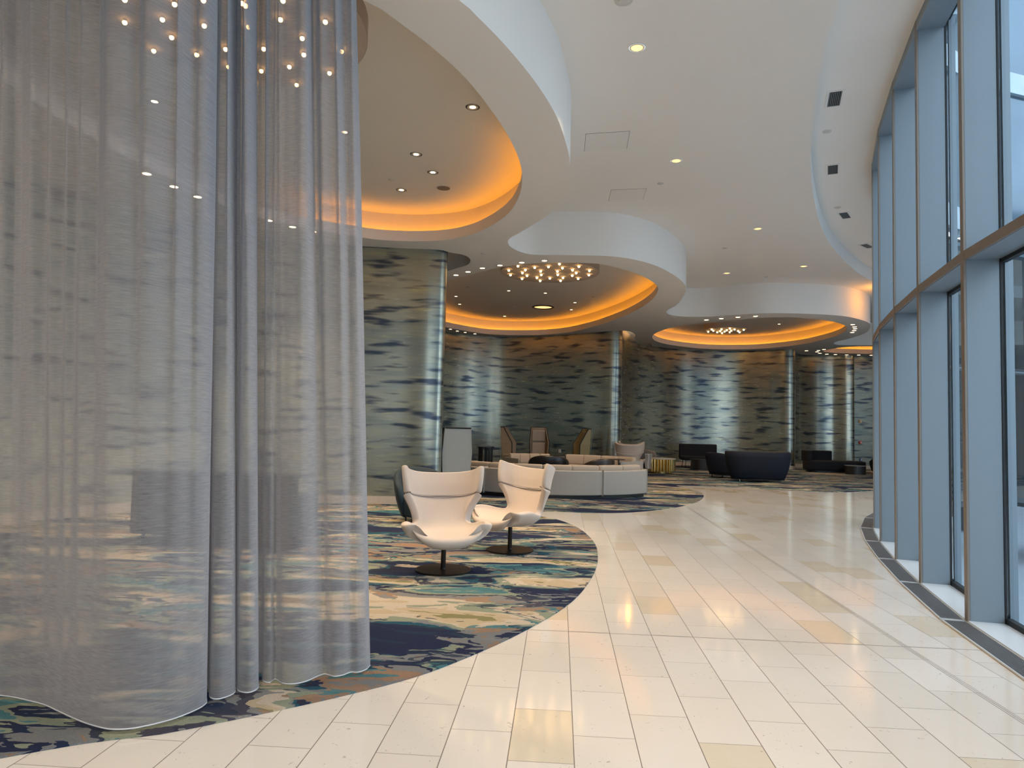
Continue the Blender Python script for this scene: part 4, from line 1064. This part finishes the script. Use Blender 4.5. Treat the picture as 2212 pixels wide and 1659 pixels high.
# navy curved loveseat (two pieces), settee, chaise
def loveseat(label, loc, rz, W_, h, m_, name='curved_loveseat'):
    t = thing(name, label, 'sofa', loc, rz)
    n = 30; v = []; f = []; zs = [0.10, 0.13, 0.45, 0.80, 0.96, 1.0, 0.96, 0.55]; ro = [-0.20, -0.16, -0.06, 0.0, 0.005, -0.04, -0.10, -0.16]
    for i in range(n + 1):
        a = D(-8) + D(196) * i / n; hh = h
        sx = abs(math.cos(a)) ** 0.7 * (1 if math.cos(a) >= 0 else -1); sy = abs(math.sin(a)) ** 0.85 * (1 if math.sin(a) >= 0 else -1)
        for z, r in zip(zs, ro): v.append((sx * (W_ / 2 + r), sy * (0.52 + r), z * hh))
    k = len(zs)
    for i in range(n):
        for j in range(k): f.append((i * k + j, (i + 1) * k + j, (i + 1) * k + (j + 1) % k, i * k + (j + 1) % k))
    f.append(tuple(range(k))); f.append(tuple(reversed(range(n * k, n * k + k))))
    meshobj('backrest', v, f, m_, t, True)
    MB().lathe([(0.40, 0.12), (0.46, 0.15), (0.46, 0.38), (0.42, 0.43), (0.001, 0.44)], 40).build('seat', m_, t, smooth=True).scale = ((W_ / 2 - 0.26) / 0.46, 0.66, 1)
    MB().lathe([(0.40, 0.055), (0.44, 0.06), (0.44, 0.095), (0.40, 0.10)], 40).build('plinth', M_INK, t, smooth=True).scale = ((W_ / 2 - 0.16) / 0.44, 0.80, 1)
    for sx in (-1, 1):
        for sy in (-0.28, 0.30): MB().tube((sx * W_ * 0.32, sy, 0), (sx * W_ * 0.32, sy, 0.07), 0.018).build('foot', M_CHROME, t)
    return t
loveseat('navy velvet curved loveseat seen from behind on the far carpet', (7.42, 20.9, zc), D(178), 1.92, 0.90, M_NAVY)
tub_chair('dark navy tub chair half hidden behind the navy loveseat', (6.78, 22.25, zc), D(120), M_NAVY, 0.46, 0.80, 230)
t = thing('settee', 'black settee on thin legs against the far wall', 'sofa', (7.45, 27.4, zc), D(0))
MB().box((0, 0.30, 0.62), (1.50, 0.14, 0.60)).build('backrest', M_INK, t, bevel=0.05, seg=4)
MB().box((0, -0.02, 0.37), (1.46, 0.70, 0.16)).build('seat', M_INK, t, bevel=0.05, seg=4)
for sx in (-1, 1):
    for sy in (-0.28, 0.26): MB().tube((sx * 0.64, sy, 0), (sx * 0.60, sy * 0.9, 0.30), 0.012).build('leg', M_BLACKWOOD, t)
t = thing('low_drum_table', 'dark brown low drum table in front of the black settee', 'table', (7.15, 26.2, zc))
MB().lathe([(0.36, 0.0), (0.36, 0.36), (0.0005, 0.36)], 36).build('drum', mat('dark_brown_wood', (0.03, 0.018, 0.014), 0.4), t)
MB().lathe([(0.38, 0.36), (0.38, 0.385), (0.0005, 0.385)], 36).build('tabletop', M_BLACKWOOD, t)
t = thing('chaise_sofa', 'dark chaise sofa with one raised back end by the far wall', 'sofa', (12.45, 26.8, zc))
def rounded(w, d, r=0.25, n=8, cx=0, cy=0):
    p = []
    for qx, qy, a in ((1, 1, 0), (-1, 1, 90), (-1, -1, 180), (1, -1, 270)):
        for k in range(n + 1): aa = D(a + 90 * k / n); p.append((cx + qx * (w / 2 - r) + r * math.cos(aa), cy + qy * (d / 2 - r) + r * math.sin(aa)))
    return p
MB().prism(rounded(2.30, 0.95, 0.42), 0.06, 0.43).build('seat', M_INK, t, bevel=0.07, seg=5)
MB().prism(rounded(2.1, 0.8, 0.38), 0.0, 0.06).build('plinth', M_BLACKWOOD, t)
MB().prism([(-1.14, 0.1), (-1.10, 0.40), (-0.9, 0.47), (0.0, 0.47), (0.08, 0.42), (0.06, 0.28), (-0.72, 0.26), (-0.86, 0.05), (-0.95, -0.30), (-1.12, -0.28)], 0.40, 0.80).build('backrest', M_INK, t, bevel=0.05, seg=5)
t = thing('round_coffee_table', 'dark round coffee table in front of the chaise sofa', 'table', (12.72, 25.7, zc))
MB().lathe([(0.35, 0.0), (0.35, 0.30), (0.0005, 0.30)], 36).build('drum', M_BLACKWOOD, t)
MB().lathe([(0.37, 0.30), (0.37, 0.32), (0.0005, 0.32)], 36).build('tabletop', mat('grey_stone_top', (0.16, 0.15, 0.15), 0.3), t)
tub_chair('dark round chair cut off by the window fins at the far right', (13.85, 25.9, zc), D(200), M_INK, 0.44, 0.76, 220)
# sofa seen through the curtain
t = thing('dark_sofa', 'dark straight sofa seen dimly through the sheer curtain', 'sofa', (-3.45, 8.6, zc), D(178))
MB().box((0, 0.36, 0.52), (1.95, 0.16, 0.76)).build('backrest', M_TEAL, t, bevel=0.05, seg=4)
MB().box((0, -0.05, 0.28), (1.95, 0.80, 0.30)).build('seat', M_TEAL, t, bevel=0.05, seg=4)
for sx in (-1, 1): MB().box((sx * 0.92, -0.03, 0.38), (0.14, 0.82, 0.50)).build('arm', M_TEAL, t, bevel=0.04, seg=4)
for sx in (-1, 1):
    for sy in (-0.35, 0.33): MB().tube((sx * 0.85, sy, 0), (sx * 0.85, sy, 0.14), 0.02).build('leg', M_BLACKWOOD, t)

# devices on the far wall
def wall_at(px, py, curve):
    """where the view line through a surveyed direction meets the wall curve"""
    d = ray(px, py); best = None
    for a, b in zip(curve[:-1], curve[1:]):
        # solve a + s(b-a) = t d
        ex, ey = b[0] - a[0], b[1] - a[1]; den = d.x * ey - d.y * ex
        if abs(den) < 1e-9: continue
        t_ = (a[0] * ey - a[1] * ex) / den; s_ = (a[0] * d.y - a[1] * d.x) / den
        if 0 <= s_ <= 1 and t_ > 0 and (best is None or t_ < best[0]): best = (t_, math.atan2(ey, ex))
    if best is None: return None
    t_, ang = best; return (d.x * t_, d.y * t_, EYE + d.z * t_), ang
for px, py, m_, w_, h_, nm, lab, cat in ((1858, 910, M_TANP, 0.12, 0.15, 'wall_strobe', 'small tan and white alarm strobe high on the far right wall', 'alarm'), (1858, 956, M_RED, 0.12, 0.13, 'fire_alarm_box', 'small red fire alarm box on the far right wall', 'alarm'), (1859, 993, M_BLUEP, 0.08, 0.12, 'wall_bottle', 'small blue bottle shaped holder on the far right wall', 'dispenser'), (1210, 974, M_WHITEP, 0.10, 0.13, 'wall_outlet', 'white outlet plate on the back wall between hooded chairs', 'outlet')):
    hit = wall_at(px, py, W[4] if px > 1800 else W[1])
    if hit:
        (x, y, z), ang = hit
        t = thing(nm, lab, cat, (x, y, z), ang)
        MB().box((0, -0.025, 0), (w_, 0.05, h_)).build('housing', m_, t, bevel=0.008)
        MB().box((w_ * 0.15, -0.055, 0), (w_ * 0.4, 0.012, h_ * 0.6)).build('front_plate', M_WHITEP, t)

# ------------------------------------------------------------------ outside
g = plate('ground', [(-40, -40), (-40, -7.8), (-1.8, -7.8)] + [(x, y) for x, y in GL] + [(60, 17.9), (60, -40)], [], -0.03, M_PAVE); struct(g)
t = thing('bollard_light', 'blue grey bollard with a cyan band outside the nearest window', 'bollard', (*at(2180, 1130, -0.03), -0.03))
MB().lathe([(0.095, 0), (0.095, 0.80), (0.092, 0.80)], 24).build('post', M_BOLL, t)
MB().lathe([(0.096, 0.80), (0.096, 0.86)], 24).build('band', M_CYAN, t)
MB().lathe([(0.095, 0.86), (0.095, 0.96), (0.085, 0.985), (0.0005, 0.985)], 24).build('head', M_BOLL, t)
MB().box((0, -0.094, 0.92), (0.05, 0.01, 0.08)).build('camera_slot', M_GASKET, t)
t = thing('outdoor_table', 'dark metal patio table outside the nearest window', 'table', (7.3, 9.2, -0.03), 0.2)
MB().box((0, 0, 0.72), (1.8, 0.85, 0.05)).build('tabletop', M_DKMETAL, t)
for sx in (-1, 1):
    for sy in (-1, 1): MB().box((sx * 0.8, sy * 0.36, 0.35), (0.06, 0.06, 0.70)).build('leg', M_DKMETAL, t)
for k, (x, y, rz) in enumerate(((6.9, 11.4, 0.2), (7.2, 7.6, 0.5))):
    t = thing('patio_bench', ('slatted dark patio bench outside between the window fins' if k == 0 else 'slatted dark patio bench farther out beyond the bollard'), 'bench', (x, y, -0.03), rz)
    mb = MB()
    for q in range(5): mb.box((0, -0.22 + q * 0.11, 0.44), (1.5, 0.07, 0.03))
    mb.build('seat', M_DKMETAL, t)
    mb = MB()
    for q in range(4): mb.box((0, 0.27, 0.56 + q * 0.11), (1.5, 0.03, 0.06))
    mb.build('backrest', M_DKMETAL, t)
    for sx in (-1, 1):
        MB().box((sx * 0.68, 0, 0.21), (0.06, 0.5, 0.42)).build('leg', M_DKMETAL, t); MB().box((sx * 0.68, 0.28, 0.6), (0.05, 0.04, 0.8)).build('backrest_post', M_DKMETAL, t)
def tower(label, x, y, w, d, h, m_, rz=0, fl=3.4, bay=1.6):
    t = thing('building', label, 'building', (x, y, -0.03), rz)
    MB().box((0, 0, h / 2), (w, d, h)).build('walls', m_, t)
    mb = MB()
    z = fl
    while z < h: mb.box((0, 0, z), (w + 0.3, d + 0.3, 0.35)); z += fl
    mb.build('floor_bands', M_BLDL, t)
    mb = MB(); n = int(w / bay)
    for k in range(n + 1):
        for s_ in (-1, 1): mb.box((-w / 2 + k * w / n, s_ * d / 2, h / 2), (0.10, 0.25, h))
    n = int(d / bay)
    for k in range(n + 1):
        for s_ in (-1, 1): mb.box((s_ * w / 2, -d / 2 + k * d / n, h / 2), (0.25, 0.10, h))
    mb.build('window_mullions', M_DKMETAL, t)
tower('pale concrete tower behind the street trees', 27, -22, 16, 16, 16, M_BLDL, 0.2)
# storeys above the lobby glass
up = [p for p in GL[10:]]
upo = offset_open(up, 0.12)
struct(band('wall_facade', upo, HW + 0.05, 24, M_BLD, smooth=False))
mb = MB()
for a, b in zip(upo[:-1], upo[1:]):
    an = math.atan2(b[1] - a[1], b[0] - a[0]); L_ = math.dist(a, b)
    mb.box((a[0], a[1], 15), (0.08, 0.25, 18), an)
    for z in (6.4, 10.0, 13.6, 17.2, 20.8): mb.box(((a[0] + b[0]) / 2, (a[1] + b[1]) / 2, z), (L_, 0.2, 0.5), an)
struct(mb.build('trim_3', M_BLDL))
# round pale tower seen through the upper glass
t = thing('round_tower', 'pale round tower with vertical ribs beyond the upper glass', 'building', (20.5, 22 - 9.5, -0.03))
MB().lathe([(2.2, 0), (2.2, 8.4), (1.9, 9.0), (0.001, 9.4)], 40).build('drum', M_BLDL, t, smooth=True)
mb = MB()
for k in range(28):
    a = 2 * PI * k / 28; mb.box((2.22 * math.cos(a), 2.22 * math.sin(a), 4.2), (0.12, 0.08, 8.4), a)
mb.build('ribs', M_WHITEP, t)
def tree(label, x, y, h, r, seed):
    rr = random.Random(seed); t = thing('street_tree', label, 'tree', (x, y, -0.03))
    mb = MB(); mb.tube((0, 0, 0), (0.1, 0.05, h * 0.55), 0.14, 10, 0.08)
    for k in range(7):
        a = k * 2.4; mb.tube((0.08, 0.04, h * (0.35 + 0.03 * k)), (math.cos(a) * r * 0.7, math.sin(a) * r * 0.7, h * (0.62 + 0.05 * k)), 0.05, 6, 0.015)
    mb.build('trunk', M_BARK, t)
    v = []; f = []
    for k in range(2600):
        u = Vector((rr.gauss(0, 1), rr.gauss(0, 1), rr.gauss(0, 1))).normalized() * (rr.random() ** 0.4)
        c = Vector((u.x * r, u.y * r, h * 0.78 + u.z * r * 0.75))
        c += Vector((math.sin(c.z * 3) * 0.2, math.cos(c.x * 3) * 0.2, 0))
        a = Vector((rr.gauss(0, 1), rr.gauss(0, 1), rr.gauss(0, 1))).normalized() * 0.10; b = a.orthogonal().normalized() * 0.05
        n = len(v); v += [c - a, c + b, c + a, c - b]; f.append((n, n + 1, n + 2, n + 3))
    meshobj('foliage', v, f, M_LEAF, t)
tree('green street tree outside the upper right window', 11.9, 14.0 - 1.5, 7.6, 1.5, 3)
tree('green street tree farther along the pavement', 15.5, 6.0, 8.5, 2.0, 5)
